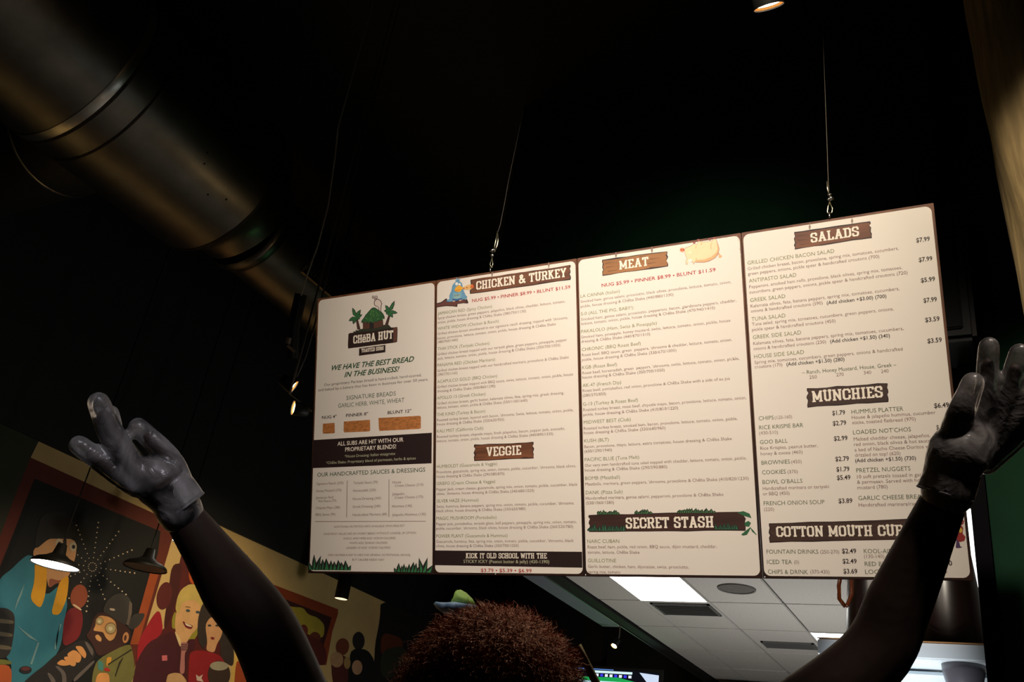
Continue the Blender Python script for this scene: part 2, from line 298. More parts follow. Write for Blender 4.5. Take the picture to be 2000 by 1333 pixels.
LN = [
(0,1,235,785,884,'W','WE HAVE THE BEST BREAD'),(0,1,333,838,770,'W','IN THE BUSINESS!'),
(0,1,175,908,943,'p','Our proprietary Parisian bread is hand-rolled, hand-scored,'),
(0,1,128,950,997,'p','and baked by a bakery that has been in business for over 50 years.'),
(0,1,350,1018,740,'g','SIGNATURE BREADS'),(0,1,285,1080,807,'g','GARLIC HERB, WHITE, WHEAT'),
(0,1,157,1168,272,'B','NUG 4"'),(0,1,347,1152,521,'B','PINNER 8"'),(0,1,676,1130,862,'B','BLUNT 12"'),
(0,2,298,178,852,'c','ALL SUBS ARE HIT WITH OUR'),(0,2,363,226,790,'c','PROPRIETARY BLENDS!'),
(0,2,358,278,782,'w','*House Dressing: Italian vinaigrette'),(0,2,202,333,955,'w','*Ch\u0113ba Shake: Proprietary blend of parmesan, herbs & spices'),
(0,2,128,438,1035,'G','OUR HANDCRAFTED SAUCES & DRESSINGS'),
(0,2,122,508,348,'l','Signature Ranch (250)'),(0,2,120,567,330,'l','Honey Mustard (270)'),(0,2,118,624,262,'l','Jamaican Red'),
(0,2,137,652,288,'l','Hot Sauce (70)'),(0,2,117,710,320,'l','Chipotle Mayo (380)'),(0,2,114,766,280,'l','BBQ Sauce (90)'),
(0,2,432,500,636,'l','Teriyaki Sauce (70)'),(0,2,430,565,620,'l','Horseradish (250)'),(0,2,427,634,664,'l','House Dressing (340)'),
(0,2,426,700,659,'l','Greek Dressing (240)'),(0,2,426,768,713,'l','Handcrafted Marinara (60)'),
(0,2,760,495,832,'l','House'),(0,2,780,523,1019,'l','Cream Cheese (210)'),(0,2,758,594,860,'l','Jalape\u00f1o'),(0,2,778,623,1018,'l','Cream Cheese (170)'),
(0,2,757,696,923,'l','Hummus (140)'),(0,2,757,768,1040,'l','Jalape\u00f1o Hummus (130)'),
(0,2,267,867,862,'t','ADDITIONAL NUTRITION INFO AVAILABLE UPON REQUEST'),
(0,2,182,927,957,'t','SANDWICH VALUES ARE ON WHEAT BREAD WITHOUT LOADED UP OPTION'),
(0,2,348,965,786,'t','GARLIC AND HERB ADD 10/20/30 CALORIES'),(0,2,398,1003,717,'t','WHITE ADD 20/40/60 CALORIES'),
(0,2,373,1043,742,'t','LOADED UP ADD 15/30/50 CALORIES'),(0,2,218,1103,912,'t','2000 CALORIES A DAY IS USED FOR GENERAL NUTRITIONAL ADVICE,'),
(0,2,423,1143,692,'t','BUT CALORIE NEEDS VARY'),
(1,3,332,367,1107,'r','NUG $5.99 \u2022 PINNER $8.99 \u2022 BLUNT $11.59'),
(1,3,60,468,489,'h','JAMAICAN RED (Spicy Chicken)'),
(1,3,60,503,1066,'b','Spicy chicken breast, green peppers, jalape\u00f1os, black olives, cheddar, lettuce, tomato,'),
(1,3,58,537,757,'b','onion, pickle, house dressing & '+C+' (380/750/1130)'),
(1,3,58,588,543,'h','WHITE WIDOW (Chicken & Ranch)'),
(1,3,57,626,1088,'b',"Grilled chicken breast smothered in our signature ranch dressing, topped with 'shrooms,"),
(1,3,57,662,993,'b','bacon, provolone, lettuce, tomato, onion, pickle, house dressing & '+C),(1,3,57,692,220,'b','(480/960/1440)'),
(1,3,57,748,468,'h','THAI STICK (Teriyaki Chicken)'),
(1,3,55,788,1080,'b','Grilled chicken breast topped with our teriyaki glaze, green peppers, pineapple, pepper'),
(1,3,55,822,1027,'b','jack, lettuce, tomato, onion, pickle, house dressing & '+C+' (350/700/1050)'),
(1,3,55,877,513,'h','PANAMA RED (Chicken Marinara)'),
(1,3,53,918,1094,'b','Grilled chicken breast topped with our handcrafted marinara, provolone & '+C),(1,3,53,950,217,'b','(390/770/1160)'),
(1,3,53,1006,530,'h','ACAPULCO GOLD (BBQ Chicken)'),
(1,3,52,1046,1128,'b','Grilled chicken breast topped with BBQ sauce, swiss, lettuce, tomato, onion, pickle, house'),
(1,3,51,1080,515,'b','dressing & '+C+' (430/860/1290)'),
(1,3,51,1135,438,'h','APOLLO 13 (Greek Chicken)'),
(1,3,50,1177,1057,'b','Grilled chicken breast, garlic butter, kalamata olives, feta, spring mix, greek dressing,'),
(1,3,50,1210,769,'b','lettuce, tomato, onion, pickle & '+C+' (550/1100/1640)'),
(1,3,50,1267,436,'h','THE KIND (Turkey & Bacon)'),
(1,3,49,1308,1131,'b',"Roasted turkey breast, layered with bacon, 'shrooms, Swiss, lettuce, tomato, onion, pickle,"),
(1,4,50,50,603,'b','house dressing & '+C+' (320/630/950)'),
(1,4,49,108,433,'h','KALI MIST (California Club)'),
(1,4,49,152,1097,'b','Roasted turkey breast, chipotle mayo, fresh jalape\u00f1os, bacon, pepper jack, avocado,'),
(1,4,49,187,1002,'b','lettuce, tomato, onion, pickle, house dressing & '+C+' (440/890/1330)'),
(1,4,48,396,547,'h','HUMBOLDT (Guacamole & Veggie)'),
(1,4,47,440,1188,'b',"Provolone, guacamole, spring mix, onion, tomato, pickle, cucumber, 'shrooms, black olives,"),
(1,4,46,476,606,'b','house dressing & '+C+' (290/580/870)'),
(1,4,47,535,531,'h','GRIEFO (Cream Cheese & Veggie)'),
(1,4,46,580,1201,'b','Pepper Jack, cream cheese, guacamole, spring mix, onion, tomato, pickle, cucumber, black'),
(1,4,46,616,848,'b',"olives, 'shrooms, house dressing & "+C+' (340/680/1020)'),
(1,4,47,677,395,'h','SILVER HAZE (Hummus)'),
(1,4,46,720,1173,'b',"Swiss, hummus, banana peppers, spring mix, onion, tomato, pickle, cucumber, 'shrooms,"),
(1,4,46,755,778,'b','black olives, house dressing & '+C+' (330/650/980)'),
(1,4,47,818,541,'h','MAGIC MUSHROOM (Portobello)'),
(1,4,46,862,1193,'b','Pepper jack, portobellos, teriyaki glaze, bell peppers, pineapple, spring mix, onion, tomato,'),
(1,4,46,898,1165,'b',"pickle, cucumber, 'shrooms, black olives, house dressing & "+C+' (260/520/780)'),
(1,4,48,962,630,'h','POWER PLANT (Guacamole & Hummus)'),
(1,4,47,1004,1168,'b',"Guacamole, hummus, feta, spring mix, onion, tomato, pickle, cucumber, 'shrooms, black"),
(1,4,47,1040,721,'b','olives, house dressing & '+C+' (350/700/1050)'),
(1,4,273,1168,970,'s','STICKY ICKY (Peanut butter & jelly) (430-1390)'),(1,4,413,1242,828,'r','$3.79 \u2022 $5.39 \u2022 $6.99'),
(2,5,205,412,1029,'r','NUG $5.99 \u2022 PINNER $8.99 \u2022 BLUNT $11.59'),
(2,5,52,490,335,'h','LA CANNA (Italian)'),
(2,5,52,527,1141,'b','Smoked ham, genoa salami, prosciutto, black olives, provolone, lettuce, tomato, onion,'),
(2,5,53,562,724,'b','pickle, house dressing & '+C+' (440/880/1330)'),
(2,5,55,618,433,'h','5-0 (ALL THE PIG, BABY!)'),
(2,5,56,656,1179,'b','Smoked ham, genoa salami, prosciutto, pepperoni, bacon, giardiniera peppers, cheddar,'),
(2,5,57,687,1024,'b','lettuce, tomato, onion, pickle, house dressing & '+C+' (470/940/1410)'),
(2,5,57,746,604,'h','PAKALOLO (Ham, Swiss & Pineapple)'),
(2,5,58,784,1136,'b','Smoked ham, pineapple, honey mustard, swiss, lettuce, tomato, onion, pickle, house'),
(2,5,58,816,555,'b','dressing & '+C+' (440/870/1310)'),
(2,5,61,876,487,'h','CHRONIC (BBQ Roast Beef)'),
(2,5,62,914,1147,'b',"Roast beef, BBQ sauce, green  peppers, 'shrooms & cheddar, lettuce, tomato, onion,"),
(2,5,62,948,745,'b','pickle, house dressing & '+C+' (330/670/1000)'),
(2,5,64,1006,315,'h','KGB (Roast Beef)'),
(2,5,65,1044,1199,'b',"Roast beef, horseradish, green  peppers, 'shrooms, swiss, lettuce, tomato, onion, pickle,"),
(2,5,65,1076,661,'b','house dressing & '+C+' (350/700/1050)'),
(2,5,67,1136,346,'h','AK-47 (French Dip)'),
(2,5,68,1172,1131,'b','Roast beef, portobellos, red onion, provolone & '+C+' with a side of au jus'),(2,5,68,1207,237,'b','(280/570/850)'),
(2,5,70,1271,467,'h','G-13 (Turkey & Roast Beef)'),
(2,5,72,1310,1251,'b','Roasted turkey breast, roast beef, chipotle mayo, bacon, provolone, lettuce, tomato, onion,'),
(2,6,77,52,802,'b','pickle, house dressing & '+C+' (410/810/1220)'),
(2,6,80,113,439,'h','MIDWEST BEST (Club)'),
(2,6,80,158,1257,'b','Roasted turkey breast, smoked ham, bacon, provolone, lettuce, tomato, onion, pickle,'),
(2,6,80,192,705,'b','house dressing & '+C+' (320/640/960)'),
(2,6,83,255,271,'h','KUSH (BLT)'),
(2,6,84,298,1213,'b','Bacon, provolone, mayo, lettuce, extra tomatoes, house dressing & '+C),(2,6,85,333,296,'b','(650/1290/1940)'),
(2,6,87,399,504,'h','PACIFIC BLUE (Tuna Melt)'),
(2,6,88,441,1327,'b','Our very own handcrafted tuna salad topped with cheddar, lettuce, tomato, onion, pickle,'),
(2,6,89,478,718,'b','house dressing & '+C+' (290/590/880)'),
(2,6,91,542,357,'h','BOMB (Meatball)'),
(2,6,92,585,1343,'b',"Meatballs, marinara, green peppers, 'shrooms, provolone & "+C+' (410/820/1230)'),
(2,6,95,652,377,'h','DANK (Pizza Sub)'),
(2,6,95,693,1149,'b','Handcrafted marinara, genoa salami, pepperoni, provolone & '+C),(2,6,97,730,311,'b','(530/1060/1580)'),
(2,6,107,1025,352,'h','NARC CUBAN'),
(2,6,109,1066,1098,'b','Roast beef, ham, pickle, red onion, BBQ sauce, dijon mustard, cheddar,'),(2,6,109,1107,507,'b','tomato, lettuce, '+C),
(2,6,112,1172,328,'h','GUILLOTINE'),
(2,6,113,1215,885,'b','Garlic butter, chicken, ham, dijonaisse, swiss, prosciutto,'),(2,6,115,1256,360,'b','spring mix, tomato'),
(3,7,1242,303,1338,'P','$7.99'),(3,7,1260,441,1356,'P','$7.99'),(3,7,1275,585,1375,'P','$5.99'),(3,7,1293,727,1388,'P','$7.99'),
(3,7,1305,864,1407,'P','$3.59'),(3,7,1321,1012,1423,'P','$3.59'),
(3,7,55,460,666,'H','GRILLED CHICKEN BACON SALAD'),
(3,7,56,499,1118,'d','Grilled chicken breast, bacon, provolone, spring mix, tomatoes, cucumbers,'),
(3,7,58,535,982,'d','green peppers, onions, pickle spear & handcrafted croutons (700)'),
(3,7,65,587,399,'H','ANTIPASTO SALAD'),
(3,7,67,627,1143,'d','Pepperoni, smoked ham rolls, provolone, black olives, spring mix, tomatoes,'),
(3,7,69,664,1181,'d','cucumbers, green peppers, onions, pickle spear & handcrafted croutons (720)'),
(3,7,74,723,321,'H','GREEK SALAD'),
(3,7,77,762,1124,'d','Kalamata olives, feta, banana peppers, spring mix, tomatoes, cucumbers,'),
(3,7,78,797,584,'d','onions & handcrafted croutons (590)'),(3,7,612,740,1032,'D','(Add chicken +$3.00) (700)'),
(3,7,83,856,322,'H','TUNA SALAD'),
(3,7,86,890,1083,'d','Tuna salad, spring mix, tomatoes, cucumbers, green peppers, onions,'),
(3,7,87,928,674,'d','pickle spear & handcrafted croutons (450)'),
(3,7,93,984,433,'H','GREEK SIDE SALAD'),
(3,7,95,1025,1153,'d','Kalamata olives, feta, banana peppers, spring mix, tomatoes, cucumbers,'),
(3,7,97,1062,607,'d','onions & handcrafted croutons (230)'),(3,7,636,1011,1057,'D','(Add chicken +$1.50) (340)'),
(3,7,101,1120,453,'H','HOUSE SIDE SALAD'),
(3,7,104,1158,1146,'d','Spring mix, tomatoes, cucumbers, green peppers, onions & handcrafted'),
(3,7,106,1190,300,'d','croutons (170)'),(3,7,329,1172,737,'D','(Add chicken +$1.50) (280)'),
(3,7,440,1231,1102,'R','\u2013 Ranch, Honey Mustard, House, Greek \u2013'),
(3,7,490,1263,543,'d','250'),(3,7,680,1246,732,'d','270'),(3,7,873,1232,926,'d','340'),(3,7,995,1222,1048,'d','240'),
(3,8,70,323,163,'K','CHIPS'),(3,8,170,316,276,'a','(120-160)'),(3,8,73,380,346,'K','RICE KRISPIE BAR'),(3,8,74,412,189,'a','(430-510)'),
(3,8,78,470,249,'K','GOO BALL'),(3,8,80,506,436,'d','Rice Krispies, peanut butter,'),(3,8,82,540,341,'d','honey & cocoa (460)'),
(3,8,87,598,264,'K','BROWNIES'),(3,8,272,590,336,'a','(450)'),(3,8,91,658,238,'K','COOKIES'),(3,8,249,652,312,'a','(370)'),
(3,8,94,718,341,'K',"BOWL O'BALLS"),(3,8,95,755,505,'d','Handcrafted marinara or teriyaki'),(3,8,97,788,261,'d','or BBQ (450)'),
(3,8,101,850,478,'K','FRENCH ONION SOUP'),(3,8,103,885,165,'d','(220)'),
(3,8,526,291,606,'P','$1.79'),(3,8,529,355,613,'P','$2.79'),(3,8,536,449,621,'P','$2.99'),(3,8,545,576,630,'P','$2.79'),
(3,8,552,640,633,'P','$1.79'),(3,8,555,692,639,'P','$5.49'),(3,8,565,836,651,'P','$3.89'),
(3,8,645,283,966,'K','HUMMUS PLATTER'),(3,8,647,315,1166,'d','House & jalape\u00f1o hummus, cucumber'),(3,8,650,347,1043,'d','sticks, toasted flatbread (970)'),
(3,8,655,410,1014,'K',"LOADED NOT'CHOS"),(3,8,659,450,1133,'d','Melted cheddar cheese, jalape\u00f1os,'),
(3,8,661,482,1135,'d','red onion, black olives & hot sauce'),(3,8,665,516,1162,'d','a bed of Nacho Cheese Doritos with'),
(3,8,667,549,948,'d','drizzled on top! (620)'),(3,8,668,583,1045,'D','(Add chicken +$1.50) (730)'),
(3,8,675,646,1011,'K','PRETZEL NUGGETS'),(3,8,680,683,1110,'d','10 soft pretzels tossed in garlic'),(3,8,680,716,1122,'d','& parmesan. Served with honey'),
(3,8,682,750,869,'d','mustard (780)'),(3,8,688,818,1108,'K','GARLIC CHEESE BREAD'),(3,8,690,858,1082,'d','Handcrafted marinara/ranch'),
(3,8,1157,246,1250,'P','$6.49'),(3,8,1172,381,1188,'P','$'),
(3,8,119,1150,440,'K','FOUNTAIN DRINKS'),(3,8,452,1149,569,'a','(250-270)'),(3,8,586,1147,675,'P','$2.49'),
(3,8,122,1213,277,'K','ICED TEA'),(3,8,290,1212,320,'a','(0)'),(3,8,590,1210,678,'P','$2.49'),
(3,8,127,1274,375,'K','CHIPS & DRINK'),(3,8,390,1272,509,'a','(370-430)'),(3,8,595,1272,682,'P','$3.69'),
(3,8,722,1147,902,'K','KOOL-AID'),(3,8,723,1177,847,'a','(130-140)'),(3,8,728,1226,905,'K','RED BULL'),(3,8,730,1275,866,'K','LOCAL'),
(3,9,1200,318,1228,'P','9'),(3,9,1172,421,1241,'P','.00'),(3,9,1150,486,1208,'a','bar'),
]
for a in LN: line(*a)
for (i, st), (V, Fc) in TXT.items():
    tag(mobj('lettering', V, Fc, STY[st][3], PAN[i]), kind='stuff')
# ---- slab-serif letters for the wooden signs
GL = {
'C': (.62, [[(.55,.66),(.55,.80),(.44,.92),(.2,.92),(.1,.8),(.1,.2),(.2,.08),(.44,.08),(.55,.2),(.55,.36)]]),
'G': (.66, [[(.56,.68),(.56,.80),(.45,.92),(.2,.92),(.1,.8),(.1,.2),(.2,.08),(.45,.08),(.56,.2),(.56,.42),(.38,.42)]]),
'O': (.64, [[(.2,.92),(.1,.8),(.1,.2),(.2,.08),(.44,.08),(.54,.2),(.54,.8),(.44,.92),(.2,.92)]]),
'H': (.70, [[(.17,0),(.17,1)],[(.53,0),(.53,1)],[(.17,.5),(.53,.5)],[(.02,.06),(.32,.06)],[(.02,.94),(.32,.94)],[(.38,.06),(.68,.06)],[(.38,.94),(.68,.94)]]),
'I': (.36, [[(.18,0),(.18,1)],[(.02,.06),(.34,.06)],[(.02,.94),(.34,.94)]]),
'K': (.68, [[(.17,0),(.17,1)],[(.02,.06),(.32,.06)],[(.02,.94),(.32,.94)],[(.17,.42),(.5,.94)],[(.3,.58),(.54,.06)],[(.38,.94),(.64,.94)],[(.42,.06),(.68,.06)]]),
'E': (.58, [[(.17,0),(.17,1)],[(.02,.06),(.54,.06)],[(.02,.94),(.54,.94)],[(.17,.5),(.42,.5)],[(.5,0),(.5,.26)],[(.5,.74),(.5,1)]]),
'N': (.72, [[(.15,0),(.15,1)],[(.57,0),(.57,1)],[(.12,.94),(.58,.08)],[(.01,.06),(.29,.06)],[(.01,.94),(.26,.94)],[(.44,.94),(.71,.94)]]),
'T': (.62, [[(.31,0),(.31,1)],[(.04,.93),(.58,.93)],[(.08,.72),(.08,1)],[(.54,.72),(.54,1)],[(.17,.06),(.45,.06)]]),
'U': (.68, [[(.16,1),(.16,.22),(.26,.08),(.44,.08),(.53,.22),(.53,1)],[(.01,.94),(.31,.94)],[(.39,.94),(.68,.94)]]),
'R': (.68, [[(.17,0),(.17,1)],[(.02,.06),(.32,.06)],[(.02,.93),(.46,.93),(.56,.84),(.56,.6),(.46,.5),(.17,.5)],[(.4,.5),(.56,.06)],[(.48,.06),(.68,.06)]]),
'Y': (.66, [[(.33,0),(.33,.45)],[(.33,.45),(.12,.94)],[(.33,.45),(.54,.94)],[(.01,.94),(.27,.94)],[(.39,.94),(.65,.94)],[(.19,.06),(.47,.06)]]),
'V': (.66, [[(.33,.04),(.12,.94)],[(.33,.04),(.54,.94)],[(.01,.94),(.28,.94)],[(.38,.94),(.65,.94)]]),
'M': (.82, [[(.14,0),(.14,1)],[(.68,0),(.68,1)],[(.14,.94),(.41,.2)],[(.68,.94),(.41,.2)],[(.01,.06),(.28,.06)],[(.54,.06),(.81,.06)],[(.01,.94),(.2,.94)],[(.62,.94),(.81,.94)]]),
'A': (.72, [[(.36,.96),(.14,.04)],[(.36,.96),(.58,.04)],[(.22,.34),(.5,.34)],[(.01,.06),(.29,.06)],[(.43,.06),(.71,.06)],[(.24,.94),(.48,.94)]]),
'S': (.60, [[(.5,.7),(.5,.84),(.42,.93),(.18,.93),(.09,.82),(.09,.62),(.5,.40),(.5,.18),(.42,.07),(.18,.07),(.09,.16),(.09,.3)]]),
'L': (.58, [[(.17,0),(.17,1)],[(.02,.94),(.32,.94)],[(.02,.06),(.54,.06)],[(.5,0),(.5,.3)]]),
'D': (.66, [[(.17,0),(.17,1)],[(.02,.93),(.44,.93),(.56,.8),(.56,.2),(.44,.07),(.02,.07)]]),
'W': (.88, [[(.24,.04),(.11,.94)],[(.24,.04),(.44,.9)],[(.64,.04),(.44,.9)],[(.64,.04),(.77,.94)],[(.01,.94),(.25,.94)],[(.63,.94),(.87,.94)]]),
'B': (.66, [[(.17,0),(.17,1)],[(.02,.93),(.44,.93),(.54,.84),(.54,.62),(.44,.52),(.17,.52)],[(.44,.52),(.56,.42),(.56,.18),(.46,.07),(.02,.07)]]),
'&': (.72, [[(.68,.06),(.18,.72),(.18,.88),(.3,.94),(.42,.84),(.4,.7),(.1,.36),(.1,.16),(.24,.06),(.42,.1),(.62,.46)]]),
'e': (.52, [[(.1,.36),(.44,.36),(.44,.56),(.34,.66),(.18,.66),(.08,.54),(.08,.16),(.18,.06),(.36,.06),(.44,.16)],[(.1,.88),(.42,.88)]]),
' ': (.34, [])}
def slab(i, z, x, y, xr, cap, s, m, parent, lay=6, thick=.19):
    u0, v0 = loc(i, z, x, y); px1 = zp(z, xr, 0)[0]; lo, hi = 0., 2.6
    for _ in range(30):
        mid = (lo+hi)/2; p = B0+Vector((mid, 0, 0))+UPB*v0-EYE
        if 1000+F*p.dot(CX)/-p.dot(CZ) < px1: lo = mid
        else: hi = mid
    wdt = lo-(u0+BX[i]-BX[0]); tot = sum(GL[c][0] for c in s)+.04*(len(s)-1); sx = wdt/tot; V = []; Fc = []; X = 0; h = .0006+.00008*lay
    q = 0; big = cap > .03
    for c in s:
        if big: V = []; Fc = []
        w, st = GL[c]
        for pl in st:
            for k in range(len(pl)-1):
                (ax, ay), (bx, by) = pl[k], pl[k+1]
                d = Vector(((bx-ax)*sx/cap, by-ay)); L_ = d.length or 1; d /= L_
                nn = Vector((-d.y, d.x))
                t = thick if abs(d.y) > .5 else thick*.72
                ext = t*.32 if len(pl) > 2 else 0
                P = [(Vector((ax*sx/cap, ay))-d*ext-nn*t/2), (Vector((bx*sx/cap, by))+d*ext-nn*t/2), (Vector((bx*sx/cap, by))+d*ext+nn*t/2), (Vector((ax*sx/cap, ay))-d*ext+nn*t/2)]
                n = len(V); q += 1; hh = h+(q % 7)*.000006
                V += [(u0+X*sx+p.x*cap, v0+p.y*cap, hh) for p in P]; Fc.append((n, n+1, n+2, n+3))
        X += w+.04
        if big and V: mobj('letter', V, Fc, m, parent)
    if not big: return tag(mobj('lettering', V, Fc, m, parent), kind='stuff')
plank_d = mat('sign_wood_dark', srgb(46, 28, 22), .5, noise=.5, scale=14, stretch=(.2, 1, 1))
plank = mat('sign_wood', srgb(122, 74, 46), .5, noise=.5, scale=26, stretch=(.12, 1, 1))
def sign(i, z, tl, tr, br, bl, txt, lx, ly, lxr, cap, chains=(), m=plank):
    """jagged plank with slab lettering"""
    rnd = random.Random(len(txt)*7+i)
    def lerp(a, b, t): return (a[0]+(b[0]-a[0])*t, a[1]+(b[1]-a[1])*t)
    def ring(ins):
        cxm = (tl[0]+tr[0]+br[0]+bl[0])/4; cym = (tl[1]+tr[1]+br[1]+bl[1])/4
        def sh(p): return (p[0]+(ins if p[0] < cxm else -ins), p[1]+(ins if p[1] < cym else -ins))
        a, b_, c, d = map(sh, (tl, tr, br, bl)); P = []
        hgt = bl[1]-tl[1]
        for k in range(9): P.append((lerp(a, b_, k/8)[0], lerp(a, b_, k/8)[1]+rnd.uniform(-.02, .03)*hgt))
        for k in range(1, 8): q = lerp(b_, c, k/8); P.append((q[0]+(-.05 if k in (2, 5) else .012)*hgt+rnd.uniform(-.03, .03)*hgt, q[1]))
        for k in range(9): P.append((lerp(c, d, k/8)[0], lerp(c, d, k/8)[1]+rnd.uniform(-.02, .02)*hgt))
        for k in range(1, 8): q = lerp(d, a, k/8); P.append((q[0]+(.05 if k in (3, 6) else -.015)*hgt+rnd.uniform(-.03, .03)*hgt, q[1]))
        return P
    o = poly(i, z, ring(0), plank_d, 2, 'plank_sign'); poly(i, z, ring(6), m, 3, 'plank_face', o)
    for cx, y0, y1 in chains:
        for k in range(3):
            ya = y0+(y1-y0)*k/3; yb = y0+(y1-y0)*(k+1)/3; w = 3+4*(k % 2)
            poly(i, z, [(cx-w, ya), (cx+w, ya-1), (cx+w, yb), (cx-w, yb+1)], paint(150, 128, 112), 2, 'chain_link', o)
    hg = bl[1]-tl[1]; wd = tr[0]-tl[0]
    for k in range(7):      # grain lines and splits
        t = .12+.13*k; a, b_ = lerp(tl, bl, t), lerp(tr, br, t); f0 = rnd.uniform(.02, .10) if k % 2 else rnd.uniform(.5, .82); f1 = f0+rnd.uniform(.08, .2)
        p, q_ = lerp(a, b_, f0), lerp(a, b_, min(f1, .97))
        poly(i, z, [(p[0], p[1]-.012*hg), (q_[0], q_[1]-.004*hg), (q_[0], q_[1]+.004*hg), (p[0], p[1]+.016*hg)], plank_d, 4, 'grain_line', o)
    slab(i, z, lx, ly, lxr, cap, txt, T_white, o)
    return o
sign(1, 3, (320, 192), (1108, 72), (1108, 190), (316, 303), 'CHICKEN & TURKEY', 364, 270, 1077, .036, ((490, 128, 168), (937, 52, 98)))
sign(1, 4, (360, 205), (842, 184), (844, 315), (360, 338), 'VEGGIE', 460, 301, 743, .036)
sign(2, 5, (208, 214), (679, 150), (683, 262), (210, 330), 'MEAT', 332, 286, 545, .034, ((308, 160, 205), (568, 120, 170)), mat('sign_wood_light', srgb(166, 112, 62), .5, noise=.4, scale=26, stretch=(.12, 1, 1)))
sign(2, 6, (118, 808), (1316, 782), (1318, 930), (121, 942), 'SECRET STASH', 402, 914, 1077, .038, (), mat('sign_wood_dim', srgb(66, 38, 28), .5, noise=.5, scale=26, stretch=(.12, 1, 1)))
sign(3, 7, (382, 230), (917, 154), (930, 270), (386, 352), 'SALADS', 500, 305, 842, .034, ((492, 166, 222), (790, 125, 178)))
pdim = mat('sign_wood_umber', srgb(72, 50, 38), .5, noise=.5, scale=26, stretch=(.12, 1, 1))
sign(3, 8, (368, 124), (868, 90), (873, 207), (372, 243), 'MUNCHIES', 402, 210, 842, .037, (), pdim)
sign(3, 8, (133, 960), (1180, 926), (1185, 1060), (138, 1080), 'COTTON MOUTH CURES', 179, 1045, 1072, .034, (), pdim)
# dark bands
poly(0, 2, [(95, 130), (1090, 68), (1088, 325), (84, 366)], T_band, 1, 'printed_band')
poly(1, 4, [(38, 1066), (1237, 1077), (1240, 1207), (38, 1186)], T_band, 1, 'printed_band')
slab(1, 4, 291, 1130, 952, .0195, 'KICK IT OLD SCHOOL WITH THE', T_white, PAN[1], 7, .17)
# rules between the sauces
for (a, b_) in (((380, 470), (374, 778)), ((731, 460), (730, 775))):
    poly(0, 2, [(a[0]-2, a[1]), (a[0]+2, a[1]), (b_[0]+2, b_[1]), (b_[0]-2, b_[1])], T_body, 1, 'printed_rule')
poly(0, 2, [(110, 812), (1040, 810), (1040, 814), (110, 816)], T_body, 1, 'printed_rule')
# bread pictures
bread = mat('bread_print', srgb(190, 120, 62), .5, noise=.45, scale=55, stretch=(1, 2.2, 1))
for q in ([(165, 1205), (257, 1198), (259, 1276), (250, 1281), (168, 1284), (163, 1272)], [(330, 1188), (537, 1174), (538, 1258), (528, 1266), (334, 1274), (328, 1262)],
          [(603, 1160), (930, 1142), (938, 1152), (938, 1238), (925, 1246), (612, 1262), (607, 1250)]):
    poly(0, 1, q, bread, 1, 'bread_picture')
# hut logo
def ell(cx, cy, rx, ry, rot=0, n=18):
    c, s = math.cos(math.radians(rot)), math.sin(math.radians(rot))
    return [(cx+rx*math.cos(2*math.pi*k/n)*c-ry*math.sin(2*math.pi*k/n)*s, cy+rx*math.cos(2*math.pi*k/n)*s+ry*math.sin(2*math.pi*k/n)*c) for k in range(n)]
G1, G2, BK, BR = paint(40, 92, 44), paint(86, 138, 60), paint(28, 22, 20), paint(92, 52, 34)
logo = poly(0, 10, [(110, 850), (135, 832), (1085, 708), (1095, 770), (1085, 1000), (1055, 1020), (105, 1140), (98, 1080)], plank_d, 2, 'plank_sign')
poly(0, 10, [(1005, 722), (1080, 713), (1088, 780), (1076, 990), (1010, 1020)], paint(96, 54, 40), 3, 'plank_face', logo)
poly(0, 10, [(325, 1140), (850, 1068), (848, 1215), (320, 1285)], plank_d, 3, 'plank_sign', logo)
slab(0, 10, 205, 1045, 655, .036, 'CHeBA', T_white, logo, 6, .19); slab(0, 10, 703, 976, 1005, .036, 'HUT', T_white, logo, 6, .2)
slab(0, 10, 370, 1222, 815, .0165, 'TOASTED SUBS', T_white, logo, 6, .17)
poly(0, 10, [(385, 1105), (800, 1050), (800, 1068), (385, 1124)], T_white, 5, 'white_line', logo)
hut = poly(0, 10, [(210, 830), (215, 790), (250, 805), (255, 765), (285, 780), (400, 740), (395, 620), (800, 560), (810, 670), (900, 650), (940, 690), (960, 715), (1000, 725), (600, 790)], paint(40, 44, 24), 3, 'hut_picture')
poly(0, 10, [(400, 625), (530, 612), (530, 740), (410, 752)], BR, 4, 'hut_wall', hut)
poly(0, 10, [(530, 612), (620, 604), (620, 740), (530, 752)], BK, 4, 'hut_door', hut)
poly(0, 10, [(620, 604), (800, 575), (802, 690), (620, 735)], BR, 4, 'hut_wall', hut)
for xx in (440, 480, 660, 700, 745, 780): poly(0, 10, [(xx, 610), (xx+6, 609), (xx+6, 740-.12*(xx-400)), (xx, 742-.12*(xx-400))], BK, 5, 'plank_line', hut)
roof = [(365, 620), (375, 580), (420, 520), (450, 470), (520, 390), (570, 335), (610, 315), (650, 322), (710, 365), (770, 400), (810, 450), (835, 500), (835, 550), (800, 545), (770, 590), (730, 570), (690, 615), (640, 600), (600, 640), (550, 610), (500, 640), (450, 600), (410, 625)]
poly(0, 10, roof, BK, 5, 'thatch_outline', hut)
def shrink(P, f):
    cx = sum(p[0] for p in P)/len(P); cy = sum(p[1] for p in P)/len(P); return [(cx+(x-cx)*f, cy+(y-cy)*f) for x, y in P]
poly(0, 10, shrink(roof, .94), G1, 6, 'thatch', hut)
for k in range(60):
    t = random.random(); yy = 360+t*220; hw = 40+t*190; xx = 610+random.uniform(-hw, hw)
    poly(0, 10, [(xx-9, yy+24), (xx, yy-14), (xx+9, yy+22)], random.choice([G2, paint(58, 118, 52), paint(30, 74, 38)]), 7+random.random(), 'thatch_tuft', hut)
